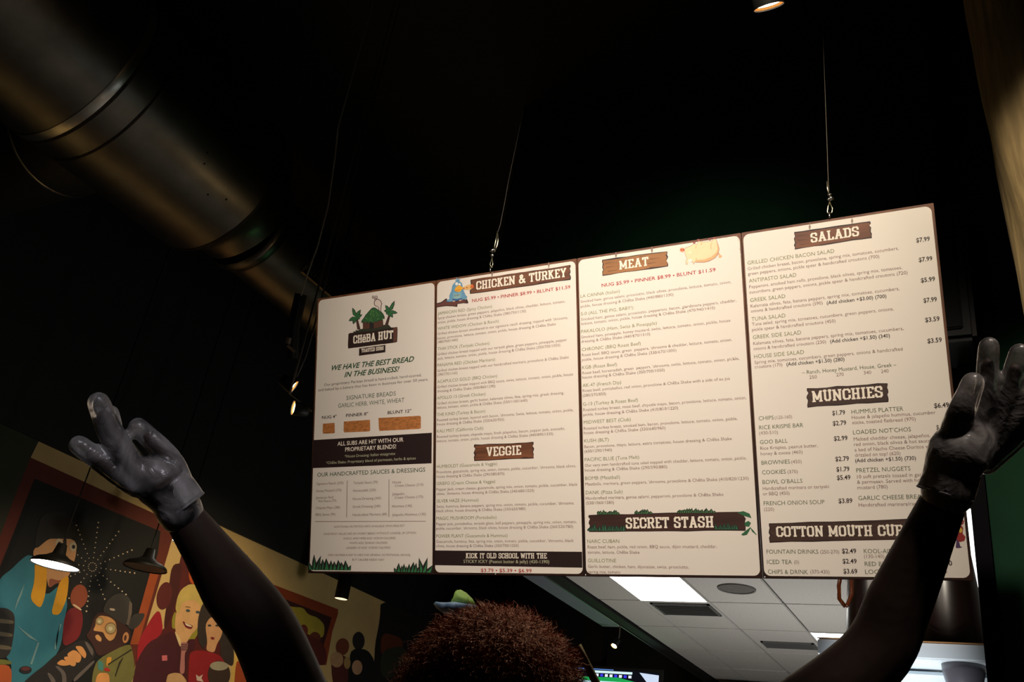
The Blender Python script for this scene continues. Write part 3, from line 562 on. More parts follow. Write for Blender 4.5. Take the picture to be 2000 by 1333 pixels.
poly(0, 10, [(710, 400), (712, 330), (690, 300), (640, 290), (620, 250), (625, 190), (650, 160), (700, 140), (760, 180), (785, 240), (770, 290), (765, 400)], paint(82, 52, 50), 4, 'smoke_outline', hut)
poly(0, 10, [(722, 400), (722, 325), (695, 290), (650, 280), (634, 248), (638, 195), (660, 172), (700, 155), (748, 188), (772, 240), (757, 286), (752, 400)], paint(226, 208, 196), 5, 'smoke', hut)
for e in ((605, 112, 24, 30), (665, 112, 30, 30), (650, 150, 26, 22)):
    poly(0, 10, ell(*e), paint(82, 52, 60), 5, 'smoke_outline', hut); poly(0, 10, ell(e[0], e[1], e[2]-12, e[3]-12), paint(226, 208, 196), 6, 'smoke', hut)
def palm(cx, cy, base, leaves):
    poly(0, 10, [(cx-2, cy+10), (cx+34, cy), (base[0]+34, base[1]), (base[0]-34, base[1])], paint(70, 40, 28), 4, 'palm_trunk', hut)
    for (tx, ty) in leaves:
        dx, dy = tx-cx, ty-cy; L_ = math.hypot(dx, dy); nx, ny = -dy/L_, dx/L_; w = 38
        def leaf(w, f): return [(cx, cy), (cx+dx*.3+nx*w, cy+dy*.3+ny*w), (cx+dx*.7*f+nx*w*.8, cy+dy*.7*f+ny*w*.8), (cx+dx*f, cy+dy*f), (cx+dx*.7*f-nx*w*.7, cy+dy*.7*f-ny*w*.7), (cx+dx*.3-nx*w, cy+dy*.3-ny*w)]
        poly(0, 10, leaf(w, 1), BK, 6, 'palm_leaf', hut); poly(0, 10, leaf(w*.62, .9), paint(48, 112, 60), 7, 'palm_leaf', hut)
palm(255, 510, (320, 760), ((190, 318), (360, 358), (388, 462), (115, 590), (205, 655), (270, 600), (345, 540)))
palm(935, 400, (868, 680), ((1035, 180), (845, 268), (820, 382), (1095, 425), (1000, 525), (925, 505), (860, 450)))
# grass corners
def grass(i, z, blades, m1=BK, m2=paint(46, 120, 66), lay=4):
    for k, (x0, x1, tx, ty, yb) in enumerate(blades):
        mid = (x0+x1)/2
        o = poly(i, z, [(x0, yb), (x0+(tx-x0)*.35-6, yb+(ty-yb)*.5), (tx, ty), (x1+(tx-x1)*.35+4, yb+(ty-yb)*.45), (x1, yb)], m1, lay+k*.11, 'grass_blade')
        poly(i, z, [(x0+(mid-x0)*.4, yb-2), (mid+(tx-mid)*.5-3, yb+(ty-yb)*.5), (tx-(tx-mid)*.1, yb+(ty-yb)*.82), (x1-(x1-mid)*.4, yb-2)], m2, lay+k*.11+.06, 'grass_blade', o)
grass(0, 14, [(15, 90, 20, 205, 335), (70, 150, 105, 100, 338), (110, 190, 208, 120, 340), (165, 250, 185, 215, 340), (200, 290, 232, 170, 340), (240, 350, 288, 160, 341), (320, 400, 360, 190, 342), (370, 460, 408, 205, 342), (430, 530, 468, 185, 343), (480, 570, 515, 215, 343), (540, 630, 575, 190, 344), (600, 655, 660, 262, 344)])
grass(0, 14, [(1308, 1370, 1308, 303, 368), (1340, 1410, 1378, 230, 370), (1400, 1450, 1425, 265, 371), (1430, 1490, 1455, 240, 372), (1475, 1515, 1492, 275, 373), (1500, 1560, 1535, 240, 374), (1540, 1630, 1600, 215, 375), (1590, 1660, 1642, 228, 376), (1640, 1700, 1690, 268, 376), (1680, 1770, 1680, 152, 378), (1720, 1800, 1810, 150, 379), (1770, 1875, 1890, 262, 380)])
rr = random.Random(3)
for x0, x1, yb, n in ((190, 350, 806, 11), (475, 605, 802, 9), (800, 1085, 795, 18)):
    grass(2, 6, [(x0+(x1-x0)*k/n-8, x0+(x1-x0)*k/n+18, x0+(x1-x0)*k/n+rr.uniform(-4, 18), yb-rr.uniform(18, 40), yb) for k in range(n)], paint(24, 44, 26), paint(74, 124, 66))
for x0, x1, yb, n in ((115, 395, 932, 20), (1090, 1260, 922, 12)):
    grass(2, 6, [(x0+(x1-x0)*k/n-8, x0+(x1-x0)*k/n+18, x0+(x1-x0)*k/n+rr.uniform(-4, 18), yb-rr.uniform(25, 60), yb) for k in range(n)], paint(20, 40, 26), paint(44, 110, 70))
for L_ in ([(1255, 792), (1300, 780), (1350, 800), (1363, 833), (1320, 820), (1290, 810)], [(1310, 870), (1340, 855), (1360, 870), (1345, 900), (1315, 895)], [(1285, 960), (1320, 930), (1360, 900), (1350, 925), (1330, 960), (1300, 967)], [(1350, 900), (1380, 930), (1405, 962), (1400, 962), (1370, 938)]):
    poly(2, 6, L_, paint(40, 96, 56), 6, 'vine_leaf')
# blue bird on its branch
o = poly(1, 11, [(40, 1080), (180, 1040), (320, 935), (350, 960), (335, 1030), (600, 1010), (800, 960), (900, 975), (920, 940), (945, 1020), (965, 1045), (945, 1085), (820, 1075), (650, 1100), (640, 1180), (500, 1165), (300, 1160), (40, 1200)], paint(52, 26, 22), 4, 'branch_picture')
poly(1, 11, [(45, 1100), (190, 1070), (320, 970), (330, 1050), (600, 1035), (820, 990), (930, 1050), (640, 1080), (615, 1150), (300, 1135), (45, 1175)], paint(104, 56, 46), 5, 'branch_face', o)
o = poly(1, 11, [(330, 1030), (350, 975), (410, 960), (410, 850), (470, 720), (500, 560), (580, 460), (610, 430), (565, 405), (630, 400), (600, 335), (640, 345), (660, 400), (690, 340), (690, 400), (740, 370), (700, 430), (780, 500), (810, 640), (830, 720), (890, 850), (935, 890), (900, 950), (830, 970), (640, 1000), (450, 1035)], paint(104, 156, 186), 5, 'bird_picture')
poly(1, 11, [(520, 960), (530, 760), (640, 780), (760, 740), (770, 950), (640, 1000)], paint(124, 176, 190), 6, 'bird_wing', o)
poly(1, 11, [(500, 990), (520, 940), (640, 960), (770, 920), (790, 965), (640, 1005)], paint(52, 96, 150), 7, 'bird_belly', o)
poly(1, 11, [(540, 830), (720, 790), (725, 920), (550, 950)], paint(150, 182, 178), 7, 'bird_bib', o)
for k in range(4): poly(1, 11, [(560+k*40, 835-k*8), (572+k*40, 833-k*8), (576+k*40, 885-k*8), (564+k*40, 888-k*8)], BK, 8, 'bib_mark', o)
poly(1, 11, ell(625, 515, 42, 48), paint(240, 236, 226), 7, 'bird_eye', o); poly(1, 11, ell(710, 530, 36, 34), paint(240, 236, 226), 7, 'bird_eye', o)
poly(1, 11, [(560, 700), (600, 610), (690, 550), (770, 590), (800, 650), (750, 720), (690, 755), (600, 740)], paint(238, 172, 40), 8, 'beak', o)
poly(1, 11, [(560, 690), (620, 710), (740, 670), (730, 690), (620, 730)], paint(206, 110, 34), 9, 'beak_line', o)
poly(1, 11, [(790, 620), (960, 545), (1080, 535), (1120, 590), (1100, 640), (1040, 650), (1050, 680), (860, 685), (790, 660)], paint(230, 180, 110), 8, 'rolled_sandwich', o)
poly(1, 11, ell(1075, 590, 45, 48), paint(226, 96, 40), 9, 'sandwich_end', o)
for x, y in ((830, 650), (920, 625), (1040, 615)): poly(1, 11, ell(x, y, 26, 12, -15), paint(150, 60, 30), 9, 'sandwich_spot', o)
poly(1, 11, ell(545, 1020, 32, 16), paint(222, 180, 150), 6, 'bird_foot', o); poly(1, 11, ell(735, 990, 45, 20, -25), paint(222, 180, 150), 6, 'bird_foot', o)
# pig lying on its back
PK, PO, PL = paint(242, 216, 172), paint(232, 178, 128), paint(176, 132, 120)
o = poly(2, 12, [(255, 660), (240, 600), (250, 500), (340, 465), (420, 430), (500, 380), (600, 385), (620, 300), (660, 290), (690, 320), (900, 315), (1000, 300), (1040, 260), (1060, 220), (1120, 235), (1150, 300), (1200, 440), (1220, 520), (1195, 660), (1100, 780), (960, 860), (800, 905), (580, 905), (540, 890), (500, 960), (460, 880), (400, 890), (335, 850), (330, 950), (285, 965), (275, 870), (310, 800)], PL, 4, 'pig_picture')
poly(2, 12, [(262, 655), (250, 600), (258, 512), (345, 477), (425, 442), (505, 390), (600, 398), (640, 310), (690, 330), (900, 325), (1010, 310), (1060, 250), (1110, 250), (1140, 310), (1190, 450), (1205, 520), (1180, 650), (1090, 770), (950, 845), (800, 890), (585, 890), (540, 870), (500, 940), (470, 870), (400, 876), (345, 840), (320, 940), (292, 950), (285, 870), (320, 800)], PK, 5, 'pig_body', o)
poly(2, 12, [(585, 890), (560, 830), (800, 820), (1000, 740), (1130, 620), (1190, 640), (1090, 770), (950, 845), (800, 890)], PO, 6, 'pig_back', o)
poly(2, 12, [(1140, 320), (1190, 450), (1205, 520), (1185, 640), (1140, 650), (1165, 520)], PO, 6, 'pig_rump', o)
poly(2, 12, ell(180, 550, 68, 60), paint(214, 150, 112), 6, 'snout', o)
for x in (155, 212): poly(2, 12, ell(x, 548, 22, 28), paint(190, 80, 52), 7, 'nostril', o)
poly(2, 12, ell(400, 620, 34, 36), paint(252, 240, 200), 7, 'pig_eye', o); poly(2, 12, ell(398, 622, 7, 8), BK, 8, 'pupil', o)
poly(2, 12, ell(400, 850, 56, 38), paint(250, 242, 226), 7, 'pig_eye', o)
for x, y in ((515, 350), (945, 262), (1080, 225), (630, 275)): poly(2, 12, ell(x, y, 38, 28), paint(150, 84, 78), 7, 'hoof', o)
for q in ([(560, 430), (580, 430), (565, 520), (548, 510)], [(712, 340), (740, 350), (720, 420), (702, 410)], [(1000, 340), (1016, 350), (985, 430), (998, 540), (980, 530), (964, 430)], [(575, 770), (595, 780), (545, 890), (530, 880)]):
    poly(2, 12, q, PO, 7, 'pig_crease', o)
poly(2, 12, [(1185, 680), (1210, 645), (1240, 650), (1225, 700), (1260, 690), (1295, 730), (1240, 770), (1190, 760), (1210, 720)], PO, 5, 'pig_tail', o)
# small drinks drawing, mostly behind the arm
o = poly(3, 13, [(130, 640), (120, 560), (160, 500), (190, 420), (200, 280), (240, 275), (275, 320), (262, 370), (200, 395), (240, 400), (262, 440), (250, 520), (300, 580), (280, 640), (210, 660), (160, 640)], paint(150, 40, 34), 4, 'jester_picture')
poly(3, 13, ell(228, 335, 20, 34, 20), paper, 5, 'loop_gap', o)
poly(3, 13, ell(215, 470, 34, 40), paint(206, 172, 60), 5, 'yellow_bow', o)
poly(3, 13, [(80, 600), (150, 580), (160, 640), (100, 630)], paint(40, 70, 120), 5, 'blue_sleeve', o)
poly(3, 13, [(138, 745), (150, 640), (190, 640), (212, 730), (248, 742), (200, 758), (150, 758)], paint(74, 52, 92), 5, 'purple_boot', o)
# peeling print at the corner of the meat board
for q in ((1280, 180, 14, 5), (1410, 205, 22, 5), (1700, 165, 24, 5), (1745, 270, 7, 30), (1785, 530, 10, 16), (1815, 680, 8, 18)):
    poly(2, 12, ell(*q), paint(190, 160, 120), 2, 'worn_patch')
# bolts along the bottom edge
for i, x, y in ((1, 966, 1129.5), (2, 1142, 1130), (3, 1492, 1133.5)):
    u, v = bu(x, y); mb = MB().lathe((u-(BX[i]-BX[0])+.004, .004, 0), (0, 0, 1), [(0, .0035), (.002, .003), (.0025, .0001)], 10); mobj('bolt', mb.v, mb.f, steel, PAN[i], True)

# ------------------------------------------------------------ wires and hooks that carry the boards
def P3(px, py, y): return at(px, py, y=y)
brass = mat('wire_metal', (.75, .68, .45), .3, 1)
YT = BY-.004
dimwire = mat('darkened_wire', (.10, .085, .06), .6)  # wire colour darkened so the cable fades into the dark above
def hanger(pts_cable, loops, knots, hook, label):
    t = empty('hanging_wire', P3(*hook[0], YT), label, 'wire', 'wires that carry the menu boards')
    top = P3(*pts_cable[0], YT); d = (top-P3(*pts_cable[-1], YT)).normalized()
    s_ = (6.2-top.z)/d.z
    MB().tube([top+d*s_]+[P3(*p, YT) for p in pts_cable], .0012, 6).build('cable', dimwire, t)
    for L_ in loops: MB().tube([P3(*p, YT-.002) for p in L_], .0022, 6).build('loop', brass, t, True)
    for (x, y) in knots:
        c = P3(x, y, YT-.004); m = MB()
        for k in range(5):
            a = random.uniform(0, 3.14); v = Vector((math.cos(a), -.3, math.sin(a)))*.010
            m.tube([c-v+Vector((0, -.002*k, .003*k)), c+v+Vector((0, -.002*k, -.002*k))], .0028, 6)
        m.build('clamp', steel, t, True)
    (x, y) = hook[1]; c = P3(x, y, YT)
    MB().tube([P3(*hook[0], YT), c, c+Vector((0, 0, -.010))], .0026, 8).build('eye_bolt', steel, t, True)
hanger([(993, 355), (985, 400), (977, 440), (972, 455)], [[(972, 452), (968, 472), (964, 492)], [(972, 456), (973, 470), (971, 480), (966, 492)],
       [(961, 505), (957, 517), (960, 522), (961, 523)], [(961, 505), (963, 516), (961, 523)]], [(964, 491), (962, 501)], [(957, 521), (958, 527)], 'thin wire and clamps on top of the chicken menu board')
hanger([(1616, 300), (1617, 335), (1619, 380)], [[(1615, 355), (1616, 368), (1619, 382)], [(1620, 396), (1617, 405), (1616, 415), (1618, 417)], [(1621, 396), (1626, 408), (1625, 415), (1622, 417)]],
       [(1621, 384), (1622, 391)], [(1619, 415), (1620, 421)], 'thin wire and teardrop loop on top of the salads menu board')

# ------------------------------------------------------------ duct
DX, DZ, DZ2 = -4.9, 5.35, 5.23
d = empty('air_duct', (DX, 3.5, DZ), 'big round galvanised metal duct with a side branch running under the black ceiling', 'duct')
Y = (0, 1, 0); O = (DX, 0, DZ); O2 = (DX, 0, DZ2)
seam = mat('duct_seam', (.05, .045, .04), .5, 1)
MB().lathe(O, Y, [(-1.5, .60), (2.46, .60)], 72).build('duct_section', galv, d, True)
MB().lathe(O, Y, [(2.44, .604), (2.47, .607), (2.50, .604)], 72).build('seam_ring', steel, d, True)
MB().lathe(O, Y, [(2.50, .601), (2.525, .601)], 72).build('seam_ring', seam, d, True)
MB().lathe(O, Y, [(2.52, .597), (2.70, .592)], 72).build('collar', galv, d, True)
MB().lathe(O, Y, [(2.695, .596), (2.71, .596)], 72).build('seam_ring', seam, d, True)
MB().lathe(O, Y, [(2.705, .593), (3.74, .590)], 72).build('duct_section', galv, d, True)
MB().lathe(O, Y, [(3.735, .594), (3.755, .594)], 72).build('seam_ring', seam, d, True)
MB().tube([(DX, 3.75, DZ), (DX, 3.80, DZ-.005), (DX, 4.06, DZ2+.015), (DX, 4.12, DZ2)], [.590, .575, .40, .375], 72, False).build('reducer', galv, d, True)
MB().lathe(O2, Y, [(4.10, .372), (4.12, .388), (4.15, .390), (4.17, .378), (4.20, .378), (4.21, .366)], 64).build('collar', galv, d, True)
MB().lathe(O2, Y, [(4.20, .360), (11.9, .360)], 64).build('duct_section', galv, d, True)
Bx = (-1, 0, 0); Ob = (DX, 2.93, DZ-.06)
MB().lathe(Ob, Bx, [(.30, .42), (.66, .42)], 56).build('branch', galv, d, True)
MB().lathe(Ob, Bx, [(.655, .424), (.67, .430), (.685, .424)], 56).build('collar', steel, d, True)
MB().lathe(Ob, Bx, [(.68, .42), (1.59, .42)], 56).build('branch', galv, d, True)
for k in range(7):      # screw heads
    a = math.radians(random.uniform(-60, 0)); yy = random.uniform(2.8, 3.6)
    p = Vector((DX+math.cos(a)*.59, yy, DZ+math.sin(a)*.59))
    MB().lathe(p, (math.cos(a), 0, math.sin(a)), [(-.004, .008), (.003, .007), (.004, .001)], 8).build('screw', seam, d, True)
# vent grille on the thin section
g = MB(); ang0, ang1 = math.radians(-38), math.radians(10)
def dpt(a, y, r): return Vector((DX+math.cos(a)*r, y, DZ2+math.sin(a)*r))
y0, y1 = 4.5, 5.8
n = 10
V = [dpt(ang0+(ang1-ang0)*k/n, y, .364) for y in (y0, y1) for k in range(n+1)]
g.add(V, [(k, k+1, k+n+2, k+n+1) for k in range(n)]); g.build('grille_backing', black, d)
for k in range(36):
    yy = y0+(y1-y0)*(k+.5)/36
    MB().tube([dpt(ang0+(ang1-ang0)*j/6, yy, .368) for j in range(7)], .007, 4).build('grille_slat', galv, d)
m = MB()
m.tube([dpt(ang0, y0, .372), dpt(ang0, y1, .372)], .016, 4); m.tube([dpt(ang1, y0, .372), dpt(ang1, y1, .372)], .016, 4)
for yy in (y0, y1): m.tube([dpt(ang0+(ang1-ang0)*j/6, yy, .372) for j in range(7)], .016, 4)
m.build('grille_frame', galv, d)
# duct straps to the ceiling
for yy in (2.0, 5.2, 8.5):
    MB().tube([(DX, yy, DZ+.40), (DX, yy, 6.2)], .01, 6).build('duct_hanger', blackmetal, d)

# ------------------------------------------------------------ spot lamps on cables, downlight
hot = mat('lamp_hot', (1, .88, .66), emit=14)
rim = mat('lamp_rim', (.9, .42, .12), .35, 1)
def disc_axis(px, py, ax_px, ratio):
    d = ray(px, py); a = (CX*ax_px[0]+CY*ax_px[1]).normalized(); n_ = a.cross(d).normalized()
    if n_.z > 0: n_ = -n_
    return n_*math.sqrt(1-ratio*ratio)-d*ratio
def spotlamp(px, py, r, axis, rad, length, label, body=blackmetal, cable=None, emitm=hot, name='spotlight', grp=None):
    c = at(px, py, r=r); ax = Vector(axis).normalized()
    t = empty(name, c, label, 'lamp', grp)
    MB().lathe(c, -ax, [(0, rad), (length*.3, rad*1.02), (length, rad*.8), (length*1.05, rad*.3)], 28, (False, True)).build('housing', body, t, True)
    MB().lathe(c, -ax, [(.004, rad*.99), (.02, rad*.9)], 28).build('rim', rim, t, True)
    MB().lathe(c, -ax, [(.012, .0005), (.012, rad*.86)], 28).build('lens', emitm, t)
    if cable: MB().tube(cable(c, ax), .006, 6).build('cable', mat('cable_grey', (.10, .07, .05), .6), t)
    return t
R1 = 5.2
spotlamp(574, 757, R1, disc_axis(574, 757, (17, 23), .22), .040, .08, 'upper of the two small lit spotlights hanging left of the menu boards',
         cable=lambda c, ax: [c-ax*.12, at(580, 735, r=R1), at(597, 697, r=R1), at(610, 652, r=R1), (at(610, 652, r=R1).x, at(610, 652, r=R1).y, 6.2)])
spotlamp(572, 797, R1-.25, disc_axis(572, 797, (6, 27), .24), .037, .08, 'lower of the two small lit spotlights hanging left of the menu boards',
         cable=lambda c, ax: [c-ax*.1, at(566, 770, r=R1-.2), (at(566, 770, r=R1-.2).x, at(566, 770, r=R1-.2).y, 6.2)])
br = empty('track_bracket', at(570, 640, r=R1+.3), 'black track post with a small metal bracket left of the menu boards', 'bracket')
MB().tube([at(588, 575, r=R1+.3), at(573, 640, r=R1+.3), at(570, 700, r=R1+.3)], .035, 8).build('post', black, br)
MB().tube([at(565, 660, r=R1), at(562, 672, r=R1)], .014, 8).build('bracket', mat('bracket_metal', (.3, .22, .16), .5), br)
MB().tube([at(562, 675, r=R1), at(576, 688, r=R1)], .008, 8).build('bracket_arm', mat('bracket_arm', (.45, .32, .2), .5), br)
t = empty('hanging_cable', at(621, 479, r=4.6), 'thin pale cable curving down in front of the duct grille', 'cable')
MB().tube([(at(660, 250, r=4.7).x, at(660, 250, r=4.7).y, 6.2), at(660, 250, r=4.7), at(655, 300, r=4.7), at(641, 400, r=4.7), at(621, 479, r=4.7), at(600, 538, r=4.7), at(588, 578, r=4.7)], .0035, 6).build('cable', mat('cable_pale', (.22, .18, .12), .6), t)
# ceiling downlight at the top edge
spotlamp(1502, 14, 3.4, disc_axis(1502, 14, (51, 15), .2), .049, .12, 'bright round downlight in the black ceiling above the salads board', name='downlight',
         cable=lambda c, ax: [c-ax*.12, (c-ax*.12)+Vector((0, 0, .02)), ((c-ax*.12).x, (c-ax*.12).y, 6.2)])
spotlamp(1199, 1263, 8.6, (-.2, -.55, -.8), .028, .08, 'tiny warm downlight far away under the menu boards', name='downlight',
         cable=lambda c, ax: [c-ax*.08, c-ax*.1+Vector((0, 0, .02)), ((c-ax*.1).x, (c-ax*.1).y, 6.2)])

# ------------------------------------------------------------ trunk column
bark = mat('debarked_wood', srgb(176, 156, 112), .75, noise=.45, scale=9, stretch=(3, 3, .35), bump=.5)
tr = empty('wooden_column', (.40, 3.3, 0), 'thick stripped tree trunk post at the right edge, beside the green wall', 'column')
prof = []; V = []; Fc = []; NN = 40; K = 48
def tr_r(z, a): return .30+.035*math.sin(z*1.3+1.0)+.012*math.sin(3*a+z*2)+.008*math.sin(7*a+z*5)+.02*math.exp(-((z-4.1)/.35)**2)
for j in range(K+1):
    z = 6.2*j/K
    for k in range(NN):
        a = 2*math.pi*k/NN; V.append((.385+tr_r(z, a)*math.cos(a), 3.3+tr_r(z, a)*math.sin(a), z))
for j in range(K):
    for k in range(NN): Fc.append((j*NN+k, j*NN+(k+1) % NN, (j+1)*NN+(k+1) % NN, (j+1)*NN+k))
wobj('trunk', V, Fc, bark, tr, True)

# black cabinet behind the right board
cb = empty('loudspeaker', (-.20, 4.0, 3.9), 'black box loudspeaker on the green wall behind the right edge of the salads board', 'speaker')
MB().bevbox((-.55, 3.9, 3.55), (-.05, 4.19, 4.28), .02).build('cabinet', black, cb)
MB().bevbox((-.50, 3.885, 3.60), (-.10, 3.899, 4.23), .006).build('front_grille', mat('speaker_cloth', (.004, .004, .004), .9), cb)
MB().box((-.40, 4.19, 3.8), (-.10, 4.549, 3.95)).build('wall_bracket', blackmetal, cb)

# ------------------------------------------------------------ kitchen shelf and dark jars
SZ = at(1925, 1257, y=4.40).z
sh = empty('shelf', (-.48, 4.5, SZ), 'white shelf with a bright front edge under the dark brown jars', 'shelf')
white = mat('white_laminate', (.74, .80, .82), .35)
MB().bevbox((-.82, 4.40, SZ-.075), (-.141, 4.9, SZ-.004), .006).build('shelf_top', white, sh)
MB().box((-.82, 4.392, SZ-.007), (-.141, 4.3995, SZ-.003)).build('edge_strip', mat('orange_edge', srgb(190, 140, 90), .35), sh)
MB().add([(-.80, 4.44, SZ-.078), (-.62, 4.44, SZ-.078), (-.62, 4.44, SZ-.30), (-.80, 4.46, SZ-.078), (-.62, 4.46, SZ-.078), (-.62, 4.46, SZ-.30)],
         [(0, 2, 1), (3, 4, 5), (0, 1, 4, 3), (1, 2, 5, 4), (2, 0, 3, 5)]).build('shelf_bracket', black, sh)
pn = empty('white_cabinet', (-.4, 4.6, 0), 'white lit cabinet front below the jar shelf, at the right green wall', 'cabinet')
MB().bevbox((-.62, 4.61, .01), (-.150, 4.9, SZ-.085), .008).build('cabinet_body', mat('white_gloss', (.78, .86, .90), .18), pn)
MB().bevbox((-.612, 4.592, .06), (-.158, 4.609, SZ-.10), .003).build('cabinet_door', mat('white_gloss2', (.78, .86, .90), .16), pn)
c = Vector((-.245, 4.495, SZ-.076))  # added bowl shape stands in for the dark reflection of the jar
hb = empty('reflection_bowl', c, 'added grey rounded bowl below the jar shelf, standing in for the jar reflection', 'bowl')
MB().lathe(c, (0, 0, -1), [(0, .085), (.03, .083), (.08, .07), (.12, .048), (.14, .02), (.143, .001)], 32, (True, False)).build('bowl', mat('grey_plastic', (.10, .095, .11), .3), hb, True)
jarm = mat('brown_glass', (.007, .0022, .0016), .3, trans=0, spec=.6)
amber = mat('amber_plastic', (.16, .035, .010), .1, trans=.55)
def jar(cx, cy, r, label):
    t = empty('brown_jar', (cx, cy, SZ-.004), label, 'jar', 'brown jars on the white shelf')
    MB().lathe((cx, cy, SZ-.003), (0, 0, 1), [(0, r*.9), (.003, r*.98), (.02, r), (.25, r*.93), (.42, r*.80), (.47, r*.62), (.50, r*.55)], 48, (True, True)).build('body', jarm, t, True)
    MB().lathe((cx, cy, SZ+.497), (0, 0, 1), [(0, r*.58), (.03, r*.60), (.035, r*.5)], 40, (True, True)).build('lid', blackmetal, t, True)
    return t
jar(-.292, 4.57, .143, 'dark brown jar at the right end of the white shelf')
j2 = jar(-.588, 4.57, .136, 'dark brown jar with an amber handle at the left end of the shelf')
MB().tube([(-.70, 4.42, SZ+.14), (-.722, 4.40, SZ+.17), (-.722, 4.40, SZ+.23), (-.71, 4.41, SZ+.30), (-.69, 4.42, SZ+.35), (-.675, 4.43, SZ+.36), (-.672, 4.43, SZ+.30), (-.672, 4.43, SZ+.20), (-.69, 4.42, SZ+.15), (-.70, 4.42, SZ+.14)],
          .009, 10).build('handle', amber, j2, True)
# added glowing panel standing in for the bright strip beside the opening
ls = empty('glow_strip', (-.21, 4.95, 1.9), 'added tall glowing white panel between the salads board and the green wall', 'light')
MB().bevbox((-.40, 5.0, SZ-.9), (-.150, 5.03, SZ+.92), .004).build('diffuser', mat('strip_glow', (.95, 1, 1), emit=3), ls)
MB().bevbox((-.42, 5.031, SZ-.92), (-.14, 5.06, SZ+.94), .004).build('housing', tilem, ls)

# television
tvp = at(1150, 1307, y=9.); tvq = at(1287, 1315, y=9.)
tv = empty('television', ((tvp.x+tvq.x)/2, 9, tvp.z-.3), 'television under the ceiling showing a green playing field', 'television')
x0, x1, z1 = tvp.x-.5, tvq.x, (tvp.z+tvq.z)/2+.005; z0 = z1-.72
MB().bevbox((x0-.03, 9.006, z0-.03), (x1+.03, 9.06, z1+.03), .006).build('casing', black, tv)
def scr(name, q, col, k):
    m = mat('screen_%s_%d' % (name, k), srgb(*col), .3, emit=.9); h = 9.005-.0006*k
    V = [(x0+(x1-x0)*a, h, z1-(z1-z0)*b) for a, b in q]
    return wobj(name, V, [tuple(range(len(V)))[::-1]], m, tv)
scr('screen_picture', [(0, 0), (1, 0), (1, 1), (0, 1)], (10, 12, 20), 0)
scr('screen_field', [(0, .13), (.66, .10), (1, .2), (1, 1), (0, 1)], (30, 160, 80), 1)
scr('screen_line', [(.30, .16), (.80, .155), (1, .30), (1, .34), (.79, .185), (.30, .19)], (200, 240, 250), 2)
scr('screen_field', [(.48, .19), (.78, .19), (.95, .34), (.4, .4)], (200, 210, 120), 3)
scr('screen_stand', [(.84, .02), (1, .04), (1, .22), (.9, .13)], (200, 215, 240), 4)
scr('screen_banner', [(.42, .025), (.78, .02), (.78, .05), (.42, .055)], (210, 240, 245), 5)
scr('screen_banner', [(.0, .0), (.62, .0), (.62, .012), (.0, .015)], (90, 130, 200), 5)
for k in range(9): scr('screen_player', [(.43+.04*k, .065), (.455+.04*k, .065), (.455+.04*k, .10), (.43+.04*k, .10)], random.choice([(230, 240, 255), (60, 60, 230)]), 6)
MB().box((x0+.4, 9.061, z1-.3), (x0+.6, 9.2, 6.19)).build('ceiling_mount', blackmetal, tv)
# dark service shapes at the back
sb = empty('dark_partition', (-2.2, 10.9, 0), 'dark partition wall at the far end under the tiled ceiling', 'partition')
MB().bevbox((-3.0, 10.3, 0), (-1.6, 10.6, 3.12), .01).build('partition_panel', black, sb)
MB().bevbox((-1.59, 10.3, 0), (-1.52, 10.38, 3.0), .005).build('post', mat('post_grey', (.5, .5, .5), .4), sb)

# ------------------------------------------------------------ mural on the left wall
Z[20] = (0, 850, 2.76); Z[21] = (250, 1000, 3.3333); Z[22] = (0, 1150, 6.667)
XW = -6.5
mur = empty('wall_mural', (XW, 5.5, 1.4), 'painted mural of cartoon people in front of dark windows on the cream wall', 'mural')
def mp(z, pts, col, lay, name='painted_shape', parent=None, m=None):
    if not any(k in name for k in ('frame', 'window', 'pocket', 'stripe', 'star', 'dark', 'fold', 'seam', 'brow')) and len(pts) < 40:
        for _ in range(2):
            Q = []
            for k in range(len(pts)):
                (ax, ay), (bx, by) = pts[k], pts[(k+1) % len(pts)]
                Q += [(ax*.8+bx*.2, ay*.8+by*.2), (ax*.2+bx*.8, ay*.2+by*.8)]
            pts = Q
    P = [at(*zp(z, *p), x=XW) for p in pts]; P = [(p.y, p.z) for p in P]; n = len(P); h = XW+.0008+.0006*lay+(len(bpy.data.meshes) % 97)*.000005
    a = sum(P[k][0]*P[(k+1) % n][1]-P[(k+1) % n][0]*P[k][1] for k in range(n))
    if a < 0: P.reverse()
    par = parent or mur
    off = Vector(mur.location)
    V = [Vector((h, y, z_))-off for y, z_ in P]+[Vector((h-.0005, y, z_))-off for y, z_ in P]
    o = mobj(name, V, [tuple(range(n))]+[(k, k+n, (k+1) % n+n, (k+1) % n) for k in range(n)], m or paint(*col), par)
    return o
FR, DK = (104, 38, 20), (6, 5, 5)
# first window
mp(20, [(165, 122), (950, 478), (905, 640), (740, 1200), (690, 1420), (-60, 1420), (-60, 700), (0, 545), (80, 330)], FR, 0, 'painted_frame')
mp(20, [(185, 235), (865, 520), (850, 640), (705, 1110), (640, 1420), (-60, 1420), (-60, 860), (60, 560)], DK, 1, 'painted_window')
mp(20, [(815, 720), (860, 730), (745, 1130), (700, 1130)], (168, 76, 30), 2, 'painted_frame_lit')
for k in range(12):
    a = math.radians(k*30+8); s = 1 if k % 2 else .8
    for j in range(9):
        r = 22+26*j; x, y = 497+math.cos(a)*r*1.0, 712+math.sin(a)*r*1.05
        if x < 840: mp(20, ell(x, y, 2.6+.22*j, 2.6+.22*j, 0, 7), (226, 204, 170), 2, 'painted_star')
mp(20, [(-100, -110), (209, 33), (165, 122), (80, 330), (0, 545), (-100, 800)], (52, 54, 34), 1, 'unlit_dark_wall')  # lack of light left of the seam put into this dark green
